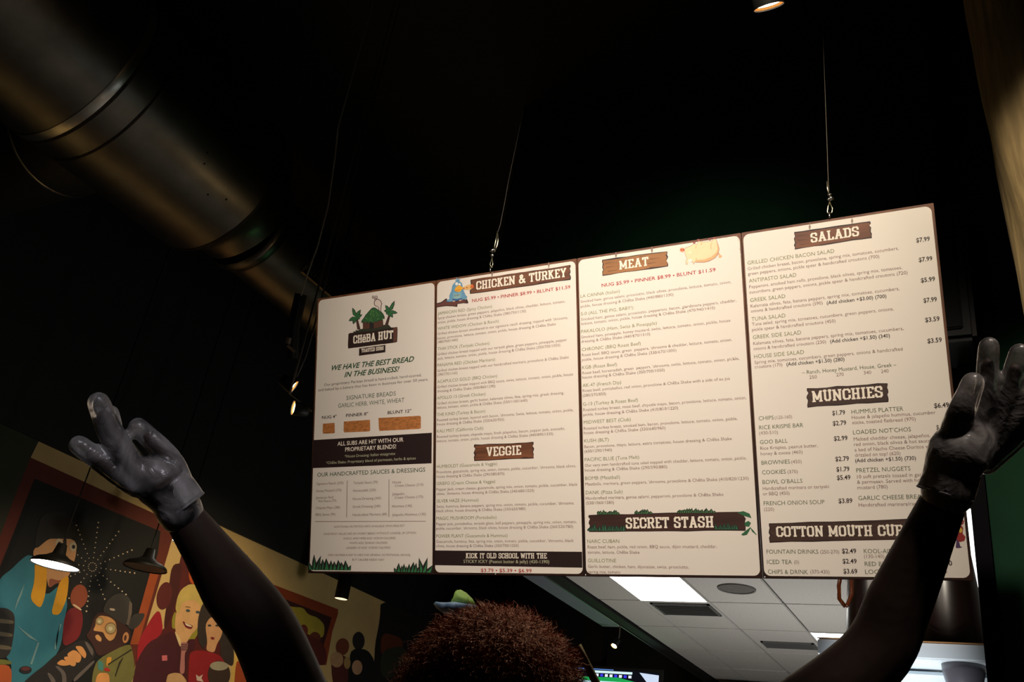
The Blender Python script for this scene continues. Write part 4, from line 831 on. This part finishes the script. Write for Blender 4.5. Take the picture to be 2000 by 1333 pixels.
# left teal figure
fg = mp(20, [(-60, 900), (0, 770), (60, 725), (105, 680), (150, 645), (185, 660), (190, 800), (250, 870), (330, 800), (365, 900), (345, 1010), (325, 1150), (250, 1260), (180, 1420), (20, 1420), (70, 1250), (20, 1180), (80, 970), (-60, 960)], (52, 124, 142), 3, 'painted_man')
mp(20, [(172, 620), (260, 555), (405, 560), (412, 640), (370, 770), (320, 785), (262, 830), (250, 770), (235, 700), (190, 690)], (206, 152, 104), 4, 'painted_face', fg)
mp(20, [(185, 570), (215, 440), (270, 415), (345, 415), (400, 470), (412, 562), (300, 560), (260, 560), (190, 620)], (30, 26, 24), 5, 'painted_hair', fg)
mp(20, [(262, 770), (320, 788), (370, 762), (330, 800), (300, 800), (262, 830)], (150, 84, 60), 5, 'painted_neck', fg)
mp(20, [(185, 672), (250, 700), (250, 800), (238, 880), (215, 940), (158, 885), (185, 790)], (226, 160, 30), 6, 'painted_scarf', fg)
mp(20, [(318, 790), (372, 750), (360, 880), (320, 972), (272, 968), (298, 870)], (226, 160, 30), 6, 'painted_scarf', fg)
for x, y in ((316, 585), (392, 602)): mp(20, ell(x, y, 19, 26), (200, 180, 150), 7, 'painted_eye', fg); mp(20, ell(x+2, y+2, 9, 11), (30, 24, 24), 8, 'painted_pupil', fg)
mp(20, [(340, 560), (360, 560), (345, 690), (325, 690)], (40, 26, 24), 7, 'painted_nose', fg)
for q in ([(75, 950), (90, 890), (130, 800), (115, 860)], [(90, 1030), (160, 1080), (205, 1115), (155, 1095)], [(320, 1020), (330, 1020), (300, 1100), (300, 1160), (290, 1150)], [(200, 1120), (210, 1120), (170, 1240), (160, 1235)]):
    mp(20, q, (120, 158, 160), 7, 'painted_fold', fg)
mp(20, [(-60, 940), (30, 930), (78, 965), (75, 1060), (50, 1200), (-60, 1210)], (44, 40, 36), 8, 'painted_lens')
for k in range(3): mp(20, [(-60, 985+k*70), (72-k*6, 1000+k*70), (70-k*6, 1022+k*70), (-60, 1008+k*70)], (112, 100, 78), 9, 'painted_ring')
mp(20, [(-60, 1240), (66, 1240), (50, 1420), (-60, 1420)], (196, 92, 40), 8, 'painted_table')
mp(20, [(-60, 1205), (50, 1215), (66, 1238), (-60, 1240)], (120, 120, 50), 8, 'painted_bowl')
# faceless red figure
fg = mp(20, [(392, 930), (440, 945), (447, 1010), (425, 1100), (335, 1150), (340, 1010), (360, 950)], (122, 20, 28), 3, 'painted_man')
mp(20, ell(424, 872, 46, 66, 10), (148, 70, 42), 4, 'painted_head', fg)
mp(20, [(385, 915), (400, 912), (438, 940), (436, 950)], (224, 196, 160), 5, 'painted_collar', fg)
# bearded figure with long lens
fg = mp(22, [(1265, 920), (1690, 700), (1730, 860), (1758, 1080), (1700, 1260), (1700, 1420), (1180, 1420), (1200, 1100)], (122, 118, 62), 4, 'painted_man')
mp(22, [(1110, 620), (1170, 540), (1230, 330), (1420, 300), (1650, 500), (1700, 560), (1690, 690), (1500, 800), (1270, 900), (1200, 720)], (66, 32, 26), 5, 'painted_beard', fg)
mp(22, [(1240, 400), (1300, 350), (1420, 370), (1500, 430), (1520, 560), (1480, 660), (1420, 690), (1370, 640), (1340, 570), (1280, 560), (1205, 550), (1240, 480)], (226, 166, 104), 6, 'painted_face', fg)
mp(22, [(1230, 620), (1270, 595), (1320, 650), (1310, 700), (1250, 670)], (226, 166, 104), 6, 'painted_lip', fg)
mp(22, [(1330, 300), (1370, 180), (1480, 80), (1590, 60), (1680, 120), (1720, 220), (1690, 350), (1640, 490), (1540, 430), (1400, 340)], (58, 54, 52), 7, 'painted_cap', fg)
mp(22, [(1640, 490), (1690, 400), (1740, 330), (1890, 320), (1850, 420), (1780, 510), (1700, 540)], (58, 54, 52), 7, 'painted_brim', fg)
mp(22, [(1635, 470), (1660, 380), (1680, 160), (1715, 200), (1710, 320), (1670, 480)], (110, 96, 86), 8, 'painted_stripe', fg)
mp(22, [(1420, 255), (1490, 265), (1490, 295), (1425, 285)], (200, 180, 160), 8, 'painted_badge', fg)
for x, y, r in ((1290, 425, 42), (1435, 520, 62)):
    mp(22, ell(x, y, r*1.25, r*1.3), (160, 120, 80), 8, 'painted_goggle', fg); mp(22, ell(x, y, r, r), (200, 180, 130), 9, 'painted_goggle', fg); mp(22, ell(x-5, y+5, r*.45, r*.45), (240, 226, 190), 10, 'painted_glint', fg)
mp(22, ell(1630, 640, 40, 72, 10), (216, 150, 96), 8, 'painted_ear', fg); mp(22, ell(1625, 645, 16, 40, 10), (80, 40, 30), 9, 'painted_ear', fg)
mp(22, [(1700, 790), (1720, 800), (1400, 1000), (1395, 985)], (50, 44, 24), 9, 'painted_seam', fg)
mp(22, [(1590, 900), (1600, 905), (1550, 1010), (1500, 1150), (1490, 1140), (1545, 960)], (50, 44, 24), 9, 'painted_seam', fg)
cm = mp(22, [(560, 1010), (700, 880), (860, 760), (1060, 660), (1180, 720), (1240, 850), (1200, 930), (950, 1180), (740, 1420), (240, 1420), (300, 1220), (440, 1100)], (34, 30, 30), 10, 'painted_camera')
for q in ([(1090, 700), (1120, 690), (1210, 800), (1200, 900)], [(700, 1010), (760, 1010), (850, 1100), (860, 1240), (800, 1240), (800, 1110)], [(600, 1100), (640, 1100), (720, 1200), (700, 1300)], [(940, 1180), (1210, 930), (1230, 960), (960, 1230)]):
    mp(22, q, (104, 94, 90), 11, 'painted_ring', cm)
for q in ([(960, 750), (1060, 750), (1120, 850), (1100, 920), (1040, 860)], [(850, 860), (960, 790), (1060, 880), (1030, 970), (950, 960)], [(810, 900), (880, 880), (990, 970), (960, 1020), (900, 1000)], [(720, 980), (800, 920), (890, 970), (900, 1000), (800, 1010)]):
    mp(22, q, (228, 158, 92), 12, 'painted_finger', cm)
mp(22, ell(325, 1060, 80, 50), (34, 26, 28), 12, 'painted_knob'); mp(22, ell(325, 1045, 58, 26), (96, 46, 50), 13, 'painted_knob')
mp(22, [(1260, 1100), (1420, 1100), (1420, 1320), (1220, 1320)], (232, 160, 90), 7, 'painted_hand'); mp(22, [(1270, 930), (1340, 960), (1340, 1080), (1270, 1060)], (74, 140, 132), 7, 'painted_patch')
mp(22, [(1380, 900), (1450, 890), (1440, 960), (1380, 1030)], (226, 160, 60), 7, 'painted_patch'); mp(22, [(1350, 1040), (1400, 1030), (1440, 1080), (1360, 1080)], (190, 40, 34), 8, 'painted_patch')
# silhouette between the windows
fg = mp(20, [(840, 950), (865, 955), (880, 1060), (830, 1110), (760, 1190), (735, 1250), (742, 1110)], (170, 26, 40), 3, 'painted_man')
mp(20, ell(885, 868, 40, 76, 12), (96, 30, 26), 4, 'painted_head', fg)
mp(20, [(925, 700), (985, 690), (960, 860), (900, 1040), (880, 1040), (905, 860)], (74, 22, 20), 2, 'painted_shadow')
# second window with the blond man and the woman
mp(21, [(360, 215), (780, 285), (768, 345), (700, 640), (660, 850), (600, 1300), (20, 1300), (60, 900), (235, 760), (300, 500)], (92, 26, 22), 1, 'painted_window')
mp(21, [(690, 850), (860, 1020), (980, 1300), (650, 1300)], (232, 190, 96), 2, 'painted_wall')
mp(21, [(735, 920), (770, 900), (830, 1000), (815, 1025), (735, 1020)], (110, 140, 150), 3, 'painted_patch')
mp(21, [(700, 970), (735, 980), (740, 1025), (860, 1050), (870, 1300), (680, 1300)], (176, 76, 32), 3, 'painted_chair')
mp(21, [(390, 350), (440, 350), (480, 480), (400, 470)], (196, 84, 34), 2, 'painted_patch')
mp(21, [(390, 700), (470, 560), (500, 640), (440, 840), (380, 830)], (160, 150, 50), 2, 'painted_patch'); mp(21, [(285, 690), (310, 640), (320, 760), (285, 765)], (160, 150, 50), 2, 'painted_patch')
fg = mp(21, [(20, 1300), (30, 1090), (60, 960), (130, 850), (240, 800), (285, 775), (345, 860), (400, 830), (440, 830), (430, 900), (390, 930), (370, 1060), (400, 1300)], (76, 20, 30), 3, 'painted_man')
mp(21, [(302, 770), (310, 650), (345, 575), (440, 550), (485, 640), (465, 740), (400, 815), (385, 850), (340, 860)], (230, 178, 122), 4, 'painted_face', fg)
mp(21, [(305, 640), (318, 560), (345, 505), (400, 470), (460, 480), (500, 520), (510, 570), (490, 670), (470, 620), (440, 575), (380, 580), (345, 600), (330, 670)], (212, 186, 104), 5, 'painted_hair', fg)
mp(21, [(350, 708), (380, 730), (422, 742), (410, 768), (370, 755)], (124, 24, 28), 6, 'painted_mouth', fg); mp(21, [(365, 722), (385, 733), (415, 745), (408, 752), (375, 742)], (240, 226, 200), 7, 'painted_teeth', fg)
for x, y in ((388, 645), (452, 655)): mp(21, ell(x, y, 14, 9, 10), (70, 84, 92), 6, 'painted_eye', fg)
mp(21, [(372, 615), (405, 620), (404, 627), (372, 623)], (150, 112, 64), 6, 'painted_brow', fg)
mp(21, [(296, 770), (330, 810), (345, 850), (338, 890)], (236, 206, 150), 6, 'painted_collar', fg)
mp(21, [(340, 850), (390, 850), (385, 900), (366, 920), (368, 1050), (345, 1060), (333, 1040), (345, 910)], (196, 128, 120), 6, 'painted_tie', fg)
for k in range(4): mp(21, [(345, 862+k*12), (388, 860+k*12), (386, 866+k*12), (344, 868+k*12)], (60, 36, 40), 7, 'painted_stripe', fg)
mp(21, [(218, 937), (252, 935), (254, 970), (220, 972)], (226, 116, 122), 6, 'painted_pocket', fg)
mp(21, [(245, 1065), (300, 1048), (345, 1055), (385, 1110), (400, 1300), (240, 1300)], (216, 168, 116), 7, 'painted_hand', fg)
fg = mp(21, [(395, 925), (430, 905), (500, 905), (600, 935), (640, 1000), (650, 1300), (385, 1300)], (158, 28, 34), 4, 'painted_woman')
mp(21, [(450, 840), (452, 700), (480, 600), (530, 575), (600, 640), (640, 760), (690, 900), (685, 1010), (640, 990), (600, 945), (596, 830), (500, 860), (495, 905)], (58, 46, 40), 5, 'painted_hair', fg)
mp(21, [(500, 740), (530, 690), (580, 680), (617, 730), (610, 805), (575, 865), (560, 920), (505, 905), (515, 850)], (222, 166, 118), 6, 'painted_face', fg)
mp(21, [(530, 820), (550, 815), (565, 825), (548, 838)], (140, 40, 36), 7, 'painted_mouth', fg)
for x, y in ((528, 742), (578, 742)): mp(21, ell(x, y, 12, 7), (60, 60, 56), 7, 'painted_eye', fg)
mp(21, [(440, 1060), (460, 1075), (485, 1060), (475, 1085), (490, 1110), (445, 1100)], (226, 200, 180), 7, 'painted_star', fg)
mp(21, ell(590, 1060, 74, 90), (66, 46, 34), 8, 'painted_head'); mp(21, ell(590, 1005, 60, 30), (176, 166, 140), 9, 'painted_hair')
# third window
mp(21, [(885, 452), (1367, 636), (1366, 668), (1330, 780), (1290, 1000), (1250, 1000), (1180, 900), (1000, 620), (920, 520)], (150, 62, 26), 2, 'painted_frame')
mp(21, [(985, 555), (1325, 690), (1270, 880), (1150, 830), (1010, 640)], (58, 22, 20), 3, 'painted_window')
mp(21, [(1000, 600), (1060, 620), (1140, 625), (1170, 670), (1235, 690), (1280, 740), (1270, 830), (1160, 800), (1060, 700)], (178, 160, 54), 4, 'painted_hill')
mp(21, ell(1142, 775, 28, 40), (116, 46, 34), 5, 'painted_head'); mp(21, ell(1215, 825, 38, 42), (110, 52, 34), 5, 'painted_head')
mp(21, [(1120, 790), (1240, 830), (1290, 900), (1290, 1000), (1200, 1000)], (92, 30, 26), 5, 'painted_crowd')
# right hand group on bare wall
mp(21, ell(1395, 880, 44, 56, 8), (128, 64, 40), 3, 'painted_head'); mp(21, ell(1500, 842, 40, 60), (44, 38, 34), 3, 'painted_head')
mp(21, [(1310, 950), (1440, 930), (1460, 1300), (1360, 1300)], (92, 38, 30), 2, 'painted_crowd')
mp(21, [(1440, 920), (1480, 890), (1560, 900), (1610, 980), (1620, 1300), (1420, 1300)], (24, 20, 20), 4, 'painted_crowd')
mp(21, ell(1358, 965, 42, 50), (204, 156, 110), 5, 'painted_face'); mp(21, ell(1425, 985, 22, 40), (190, 150, 90), 5, 'painted_face'); mp(21, ell(1490, 1015, 34, 48), (210, 158, 118), 5, 'painted_face')
# dark passage after the mural
mp(21, [(1645, 560), (2300, 800), (2300, 1500), (1600, 1500), (1600, 900), (1640, 700)], (30, 26, 22), 2, 'painted_passage')
mp(21, [(1650, 780), (1800, 830), (1760, 980), (1640, 940)], (104, 50, 26), 3, 'painted_orange'); mp(21, [(1650, 900), (1800, 870), (1840, 1010), (1700, 1090), (1640, 1060)], (50, 52, 36), 4, 'painted_bush')  # orange patch and bush inside the dark passage
# ------------------------------------------------------------ pendant lamps by the mural
lampw = mat('pendant_white', (1, .97, .85), emit=7)
dull = mat('pendant_inner', (.10, .07, .06), .5)
def pendant(px, py, rad, label, on, x=-5.9):
    c = at(px, py, x=x); t = empty('pendant_lamp', c, label, 'lamp', 'black pendant lamps by the mural')
    MB().lathe(c, (0, 0, 1), [(0, rad), (.004, rad*1.01), (.022, rad*.96), (.042, rad*.80), (.060, rad*.50), (.085, rad*.27), (.15, rad*.2), (.16, rad*.05)], 32).build('shade', blackmetal, t, True)
    MB().lathe(c, (0, 0, 1), [(.006, .0005), (.006, rad*.96)], 32).build('bulb', lampw if on else dull, t)
    MB().tube([c+Vector((0, 0, .17)), (c.x, c.y, 6.2)], .005, 6).build('cord', blackmetal, t)
    return c
c1 = pendant(107, 1106, .165, 'lit black pendant lamp in front of the teal painted man', True)
pendant(283, 1111, .165, 'unlit black pendant lamp in front of the painted starburst window', False)
pendant(351, 1059, .062, 'small lit pendant lamp beside the raised left forearm', True)
c = at(666, 1171, x=-5.9); t = empty('cylinder_lamp', c, 'black cylinder lamp hanging below the leftmost menu board', 'lamp')
MB().lathe(c, (0, 0, 1), [(0, .068), (.42, .068), (.42, .01)], 28).build('housing', blackmetal, t, True)
MB().lathe(c, (0, 0, 1), [(.004, .0005), (.004, .062)], 28).build('lens', mat('lens_dim', (1, .75, .45), emit=1.6), t)
MB().tube([c+Vector((0, 0, .42)), (c.x, c.y, 6.2)], .008, 6).build('stem', blackmetal, t)

# ------------------------------------------------------------ green and blue paper ornament
YO = 2.2
oc = at(895, 1180, y=YO)
orn = empty('party_hat', oc, 'green peaked hat with a pale blue upturned brim just above the curly hair', 'hat')
def bulge(name, pts, m, depth):
    P = [at(750+x/4, 1120+y/4, y=YO) for x, y in pts]; n = len(P); cc = sum(P, Vector())/n
    V = [p+Vector((0, 0, 0)) for p in P]; V += [cc+(p-cc)*.6+Vector((0, -depth*.7, 0)) for p in P]+[cc+Vector((0, -depth, 0))]
    V += [cc+(p-cc)*.6+Vector((0, depth*.7, 0)) for p in P]+[cc+Vector((0, depth, 0))]
    Fc = []
    for k in range(n):
        j = (k+1) % n
        Fc += [(k, j, n+j, n+k), (n+k, n+j, 2*n), (j, k, 2*n+1+k, 2*n+1+j), (2*n+1+j, 2*n+1+k, 3*n+1)]
    return wobj(name, V, Fc, m, orn, True)
bulge('crown', [(518, 245), (545, 205), (556, 160), (570, 133), (600, 130), (645, 155), (690, 200), (722, 250), (680, 262), (600, 258)], mat('hat_green', srgb(140, 176, 82), .6, noise=.2, scale=60), .03)
bulge('brim', [(385, 240), (398, 228), (450, 238), (520, 240), (620, 232), (725, 250), (712, 285), (680, 312), (600, 318), (540, 312), (480, 322), (440, 300), (405, 272)], mat('hat_blue', srgb(150, 176, 196), .6, noise=.45, scale=22, dark=srgb(50, 92, 124)), .045)
MB().tube([(oc.x, oc.y, oc.z-.05), (oc.x, oc.y, 0)], .012, 8).build('stand', black, orn)
lamp('hat_lamp', 'SPOT', (-1.75, 1.9, 3.9), 9, (1, .95, .8), oc, .05, 14, 1)

# ------------------------------------------------------------ person with raised gloved hands
skin = mat('dark_skin', (.034, .015, .009), .7, noise=.15, scale=30, bump=.05)
shirtm = mat('dark_shirt', (.012, .010, .010), .8, noise=.2, scale=120, bump=.1)
def film(name, lo, hi, scale):
    m = bpy.data.materials.new(name); m.use_nodes = True; nt = m.node_tree; nt.nodes.clear(); N = nt.nodes.new; L = nt.links.new
    out = N('ShaderNodeOutputMaterial'); tr_ = N('ShaderNodeBsdfTransparent'); df = N('ShaderNodeBsdfDiffuse'); tl = N('ShaderNodeBsdfTranslucent'); gl = N('ShaderNodeBsdfGlossy')
    df.inputs[0].default_value = tl.inputs[0].default_value = (.80, .76, .74, 1); gl.inputs['Roughness'].default_value = .28
    tc = N('ShaderNodeTexCoord'); nz = N('ShaderNodeTexNoise'); nz.inputs['Scale'].default_value = scale; nz.inputs['Detail'].default_value = 6; nz.inputs['Distortion'].default_value = .9
    mr = N('ShaderNodeMapRange'); mr.inputs['From Min'].default_value = .35; mr.inputs['From Max'].default_value = .7; mr.inputs['To Min'].default_value = lo; mr.inputs['To Max'].default_value = hi
    bp = N('ShaderNodeBump'); bp.inputs['Strength'].default_value = .8; bp.inputs['Distance'].default_value = .007
    L(tc.outputs['Object'], nz.inputs[0]); L(nz.outputs[0], mr.inputs[0]); L(nz.outputs[0], bp.inputs['Height'])
    for n in (df, tl, gl): L(bp.outputs[0], n.inputs['Normal'])
    m1 = N('ShaderNodeMixShader'); m1.inputs[0].default_value = .45; L(df.outputs[0], m1.inputs[1]); L(tl.outputs[0], m1.inputs[2])
    m2 = N('ShaderNodeMixShader'); L(mr.outputs[0], m2.inputs[0]); L(tr_.outputs[0], m2.inputs[1]); L(m1.outputs[0], m2.inputs[2])
    fr = N('ShaderNodeFresnel'); fr.inputs[0].default_value = 1.45; L(bp.outputs[0], fr.inputs['Normal'])
    m3 = N('ShaderNodeMixShader'); L(fr.outputs[0], m3.inputs[0]); L(m2.outputs[0], m3.inputs[1]); L(gl.outputs[0], m3.inputs[2]); L(m3.outputs[0], out.inputs[0])
    return m
glove = film('clear_glove', .05, .55, 21); cuffm = film('glove_cuff', .22, .7, 20)
PXM = 1.45/1830*1.06
LAT = Vector((.93, .37, 0)); FWD = Vector((-.37, .93, 0))
person = empty('person', (-.76, 1.42, 0), 'person seen from behind with curly hair, both arms raised in clear plastic gloves', 'person')
def skinned(name, chains, mat_, parent, voxel, sub=2, smooth_it=6):
    """round-ended tapering limbs along smooth paths, fused into one continuous surface"""
    mb = MB(); off = Vector(parent.location)
    for ch in chains:
        P = [Vector(p) for p, r in ch]; R_ = [r for p, r in ch]; pts = []; rs = []
        for k in range(len(P)-1):
            p0, p1, p2, p3 = P[max(k-1, 0)], P[k], P[k+1], P[min(k+2, len(P)-1)]
            for q in range(5):
                t = q/5; pts.append(.5*((2*p1)+(p2-p0)*t+(2*p0-5*p1+4*p2-p3)*t*t+(3*p1-p0-3*p2+p3)*t**3)); rs.append(R_[k]+(R_[k+1]-R_[k])*t)
        pts.append(P[-1]); rs.append(R_[-1])
        d0 = (pts[0]-pts[1]).normalized(); d1 = (pts[-1]-pts[-2]).normalized()
        pre = [(pts[0]+d0*rs[0]*math.sin(a), rs[0]*math.cos(a)) for a in (1.5, 1.15, .8, .4)]
        post = [(pts[-1]+d1*rs[-1]*math.sin(a), rs[-1]*math.cos(a)) for a in (.4, .8, 1.15, 1.5)]
        al = pre+list(zip(pts, rs))+post
        mb.tube([a[0] for a in al], [max(a[1], .0004) for a in al], 14)
    o = wobj(name, mb.v, mb.f, mat_, parent, True)
    rm = o.modifiers.new('Remesh', 'REMESH'); rm.mode = 'VOXEL'; rm.voxel_size = voxel; rm.use_smooth_shade = True
    sm = o.modifiers.new('Smooth', 'SMOOTH'); sm.iterations = smooth_it; sm.factor = .5
    return o
def hp(l, r0):  # pixel polyline with pixel radius and range
    return [(at(x, y, r=r0+dr), rad*PXM) for x, y, rad, dr in l]
NB = Vector((-.74, 1.40, 1.43)); HC = Vector((-.765, 1.405, 1.60))
LS, RS = Vector((-.955, 1.30, 1.45)), Vector((-.53, 1.43, 1.46))
chest = Vector((-.75, 1.40, 1.28)); waist = Vector((-.77, 1.42, 1.08)); pelvis = Vector((-.77, 1.42, .95))
LE = at(520, 1240, r=1.50); RE = at(1690, 1300, r=1.50)
LWp = at(352, 1000, r=1.45); RWp = at(1850, 962, r=1.45)
LW = (LWp, .026); RW = (RWp, .029)
LF = [hp([(268, 950, 15, 0), (240, 935, 13, 0), (205, 908, 13, 0), (173, 884, 12, 0)], 1.44),
      hp([(275, 935, 17, 0), (247, 895, 16, 0), (216, 845, 16, 0), (201, 808, 14, 0)], 1.44),
      hp([(283, 928, 14, .01), (252, 890, 13, .01), (224, 850, 12, .015), (207, 812, 11, .015)], 1.45),
      hp([(284, 925, 11, .02), (251, 888, 10, .03), (228, 853, 8, .035), (222, 826, 8, .04)], 1.45),
      hp([(350, 945, 19, 0), (337, 910, 17, 0), (317, 880, 14, .0), (286, 850, 12, .0)], 1.45)]
LP = hp([(336, 974, 32, 0), (312, 945, 38, 0), (298, 934, 33, 0)], 1.45)
RF = [hp([(1892, 880, 18, .01), (1912, 820, 14, .01), (1925, 765, 12, .01), (1930, 700, 12, .01)], 1.45),
      hp([(1914, 885, 17, .02), (1946, 820, 13, .02), (1969, 765, 12, .02), (1985, 712, 12, .02)], 1.45),
      hp([(1925, 890, 16, .03), (1968, 842, 13, .03), (1990, 806, 12, .03), (2008, 768, 11, .03)], 1.45),
      hp([(1925, 905, 15, .04), (1968, 872, 12, .04), (1993, 850, 11, .04), (2016, 826, 10, .04)], 1.45),
      hp([(1848, 900, 19, 0), (1862, 850, 18, -.01), (1878, 805, 17, -.02), (1892, 770, 14, -.02)], 1.45)]
RP = hp([(1858, 920, 38, 0), (1870, 890, 44, 0), (1885, 870, 42, .01)], 1.45)
la = [(NB, .06), (LS, .060), ((LS+LE)/2, .056), (LE, .050), (at(455, 1150, r=1.49), .047), (at(405, 1075, r=1.47), .036), LW]+LP
ra = [(NB, .06), (RS, .060), ((RS+RE)/2, .055), (RE, .049), (at(1757, 1175, r=1.49), .045), (at(1812, 1050, r=1.47), .036), RW]+RP
jaw = NB+Vector((0, 0, .08))+FWD*.03
chains = [[(pelvis, .13), (waist, .115), (chest, .135), (NB, .06), (NB+Vector((0, 0, .07)), .052), (HC-Vector((0, 0, .03)), .072), (HC+Vector((0, 0, .04)), .078)],
          la, ra]
for s in (-1, 1):
    hip = pelvis+LAT*(.10*s)+Vector((0, 0, -.06))
    chains.append([(pelvis, .13), (hip, .085), (hip+Vector((0, 0, -.40)), .058), (hip+Vector((0, 0, -.62)), .05), (Vector((hip.x, hip.y, .09)), .036), (Vector((hip.x, hip.y, .045))+FWD*.14, .032)])
chains.append([(HC+FWD*.06+Vector((0, 0, -.02)), .02), (HC+FWD*.108+Vector((0, 0, -.03)), .012)])     # nose
chains.append([(jaw+FWD*.02+Vector((0, 0, .02)), .04), (jaw+FWD*.05, .028)])                            # chin
for s in (-1, 1): chains.append([(HC+LAT*(.07*s)+Vector((0, 0, -.03)), .018), (HC+LAT*(.088*s)+Vector((0, 0, -.01)), .016)])
short = lambda fs: [f_[:-1]+[(f_[-1][0].lerp(f_[-2][0], .18), f_[-1][1])] for f_ in fs]
body = skinned('body', chains+short(LF)+short(RF), skin, person, .0055)
for s in (-1, 1):
    m = MB().lathe(HC+FWD*.078+LAT*(.03*s)+Vector((0, 0, -.01)), FWD, [(-.012, .001), (-.008, .009), (0, .012), (.006, .009), (.009, .001)], 14)
    m.build('eye', mat('eye_white', (.7, .68, .64), .3), person, True)
MB().tube([HC+FWD*.088+LAT*-.022+Vector((0, 0, -.062)), HC+FWD*.095+Vector((0, 0, -.064)), HC+FWD*.088+LAT*.022+Vector((0, 0, -.062))], [.003, .006, .003], 8).build('mouth', mat('lip', (.12, .03, .025), .5), person, True)
# gloves
def glove_obj(palm, fingers, wrist, grow=.0045):
    ch = [[wrist]+palm]+fingers
    out = []
    for c_ in ch:
        g_ = [(p, (r+grow)) for p, r in c_]
        tip, rr_ = g_[-1]; dr = (g_[-1][0]-g_[-2][0]).normalized()
        if c_ in fingers: g_.append((tip+dr*.016, rr_*.95))
        out.append(g_)
    return skinned('plastic_glove', out, glove, person, .0034, 2, 3)
gl1 = glove_obj(LP, LF, (LWp, .028)); gl2 = glove_obj(RP, RF, (RWp, .031))
def cuff(parent, ring0, ring1, flare):
    """open sleeve between two (centre, half-width vector, half-depth) rings, with a wavy rolled edge"""
    V = []; Fc = []; n = 40; K = 8
    for j in range(K+1):
        t = j/K
        for k in range(n):
            a = 2*math.pi*k/n
            c0, h0, d0 = ring0; c1_, h1, d1 = ring1
            cc = c0.lerp(c1_, t); h = h0.lerp(h1, t); dd = d0.lerp(d1, t)
            w = 1+.05*math.sin(5*a+3*t)*t+.03*math.sin(11*a)*t
            V.append(cc+h*math.cos(a)*w+dd*math.sin(a)*w)
    for j in range(K):
        for k in range(n): Fc.append((j*n+k, j*n+(k+1) % n, (j+1)*n+(k+1) % n, (j+1)*n+k))
    p = Vector(person.location)
    o = mobj('cuff', [v-p for v in V], Fc, cuffm, parent, True)
    so = o.modifiers.new('Solid', 'SOLIDIFY'); so.thickness = .0012
    rm = MB().tube(V[-n:]+[V[-n]], .0022, 6, False)
    mobj('cuff_hem', [v-p for v in rm.v], rm.f, cuffm, parent, True)
def ringof(pa, pb_, r, depth):
    A, B_ = at(*pa, r=r), at(*pb_, r=r); c_ = (A+B_)/2; return (c_, (B_-A)/2, (c_-EYE).normalized()*depth)
cuff(gl1, ringof((296, 978), (362, 916), 1.45, .030), ringof((327, 1019), (396, 964), 1.455, .034), 1)
cuff(gl2, ringof((1816, 885), (1922, 905), 1.45, .034), ringof((1793, 950), (1900, 980), 1.455, .036), 1)
# shirt follows the torso
sv = [[(pelvis+Vector((0, 0, -.06)), .150), (waist, .135), (chest, .155), (NB+Vector((0, 0, -.06)), .10)],
      [(NB+Vector((0, 0, -.06)), .10), (LS+Vector((0, 0, -.01)), .078), ((LS+LE)/2, .068)],
      [(NB+Vector((0, 0, -.06)), .10), (RS+Vector((0, 0, -.01)), .078), (RS.lerp(RE, .4), .068)]]
skinned('shirt', sv, shirtm, person, .009)
for s in (-1, 1):
    hip = pelvis+LAT*(.10*s)+Vector((0, 0, -.06))
    skinned('trouser_leg', [[(hip+Vector((0, 0, .04)), .10), (hip+Vector((0, 0, -.40)), .078), (Vector((hip.x, hip.y, .12)), .06)]], shirtm, person, .01)
    MB().bevbox(Vector((hip.x-.05, hip.y-.06, 0)), Vector((hip.x+.03, hip.y+.20, .09)), .03).build('shoe', black, person, True)
# curly hair
hairm = mat('curly_hair', (.26, .065, .022), .75, noise=.4, scale=60)
rnd = random.Random(11); HR = Vector((.155, .155, .15)); HCC = Vector((-.768, 1.40, 1.625))
core = MB().lathe(HCC, (0, 0, 1), [(math.sin(a)*.135, max(.001, math.cos(a)*.140)) for a in [math.radians(-65+155*k/14) for k in range(15)]], 36)
for i_, v in enumerate(core.v):
    n_ = (v-HCC); core.v[i_] = HCC+n_*(1+.06*math.sin(23*n_.x*9)*math.sin(19*n_.y*9+1)*math.sin(21*n_.z*9))
core.build('hair', hairm, person, True)
V = []; Fc = []
for k in range(17000):
    zc = rnd.uniform(-.45, 1); a = rnd.uniform(0, 2*math.pi); q = math.sqrt(1-zc*zc) if zc > -1 else 0
    n_ = Vector((q*math.cos(a), q*math.sin(a), zc))
    lump = 1+.07*math.sin(7*n_.x+2)*math.sin(8*n_.y)+.05*math.sin(17*n_.z+9*n_.x)
    base = HCC+Vector((n_.x*.132, n_.y*.132, n_.z*.128)); L_ = (rnd.uniform(.012, .032) if k % 12 else rnd.uniform(.03, .040))*lump
    t1 = n_.orthogonal().normalized(); t2 = n_.cross(t1); ph = rnd.uniform(0, 6.28); cu = rnd.uniform(.003, .0065); pts = []
    for j in range(9):
        f_ = j/8; pts.append(base+n_*L_*f_+(t1*math.cos(ph+f_*11)+t2*math.sin(ph+f_*11))*cu)
    w = t1*math.cos(ph)+t2*math.sin(ph); n0 = len(V)
    for j, p in enumerate(pts):
        ww = w*(.0006*(1-.5*j/8)); V += [p-ww, p+ww]
    for j in range(8): Fc.append((n0+2*j, n0+2*j+1, n0+2*j+3, n0+2*j+2))
hs = wobj('hair_curls', V, Fc, hairm, person); hs['kind'] = 'stuff'
# olive strap beside the hair
MB().tube([at(1128, 1262, r=1.62), at(1142, 1290, r=1.62), at(1156, 1318, r=1.61), at(1172, 1350, r=1.6), at(1190, 1400, r=1.58)], .007, 8).build('strap', mat('olive_strap', srgb(88, 78, 32), .8), person, True)
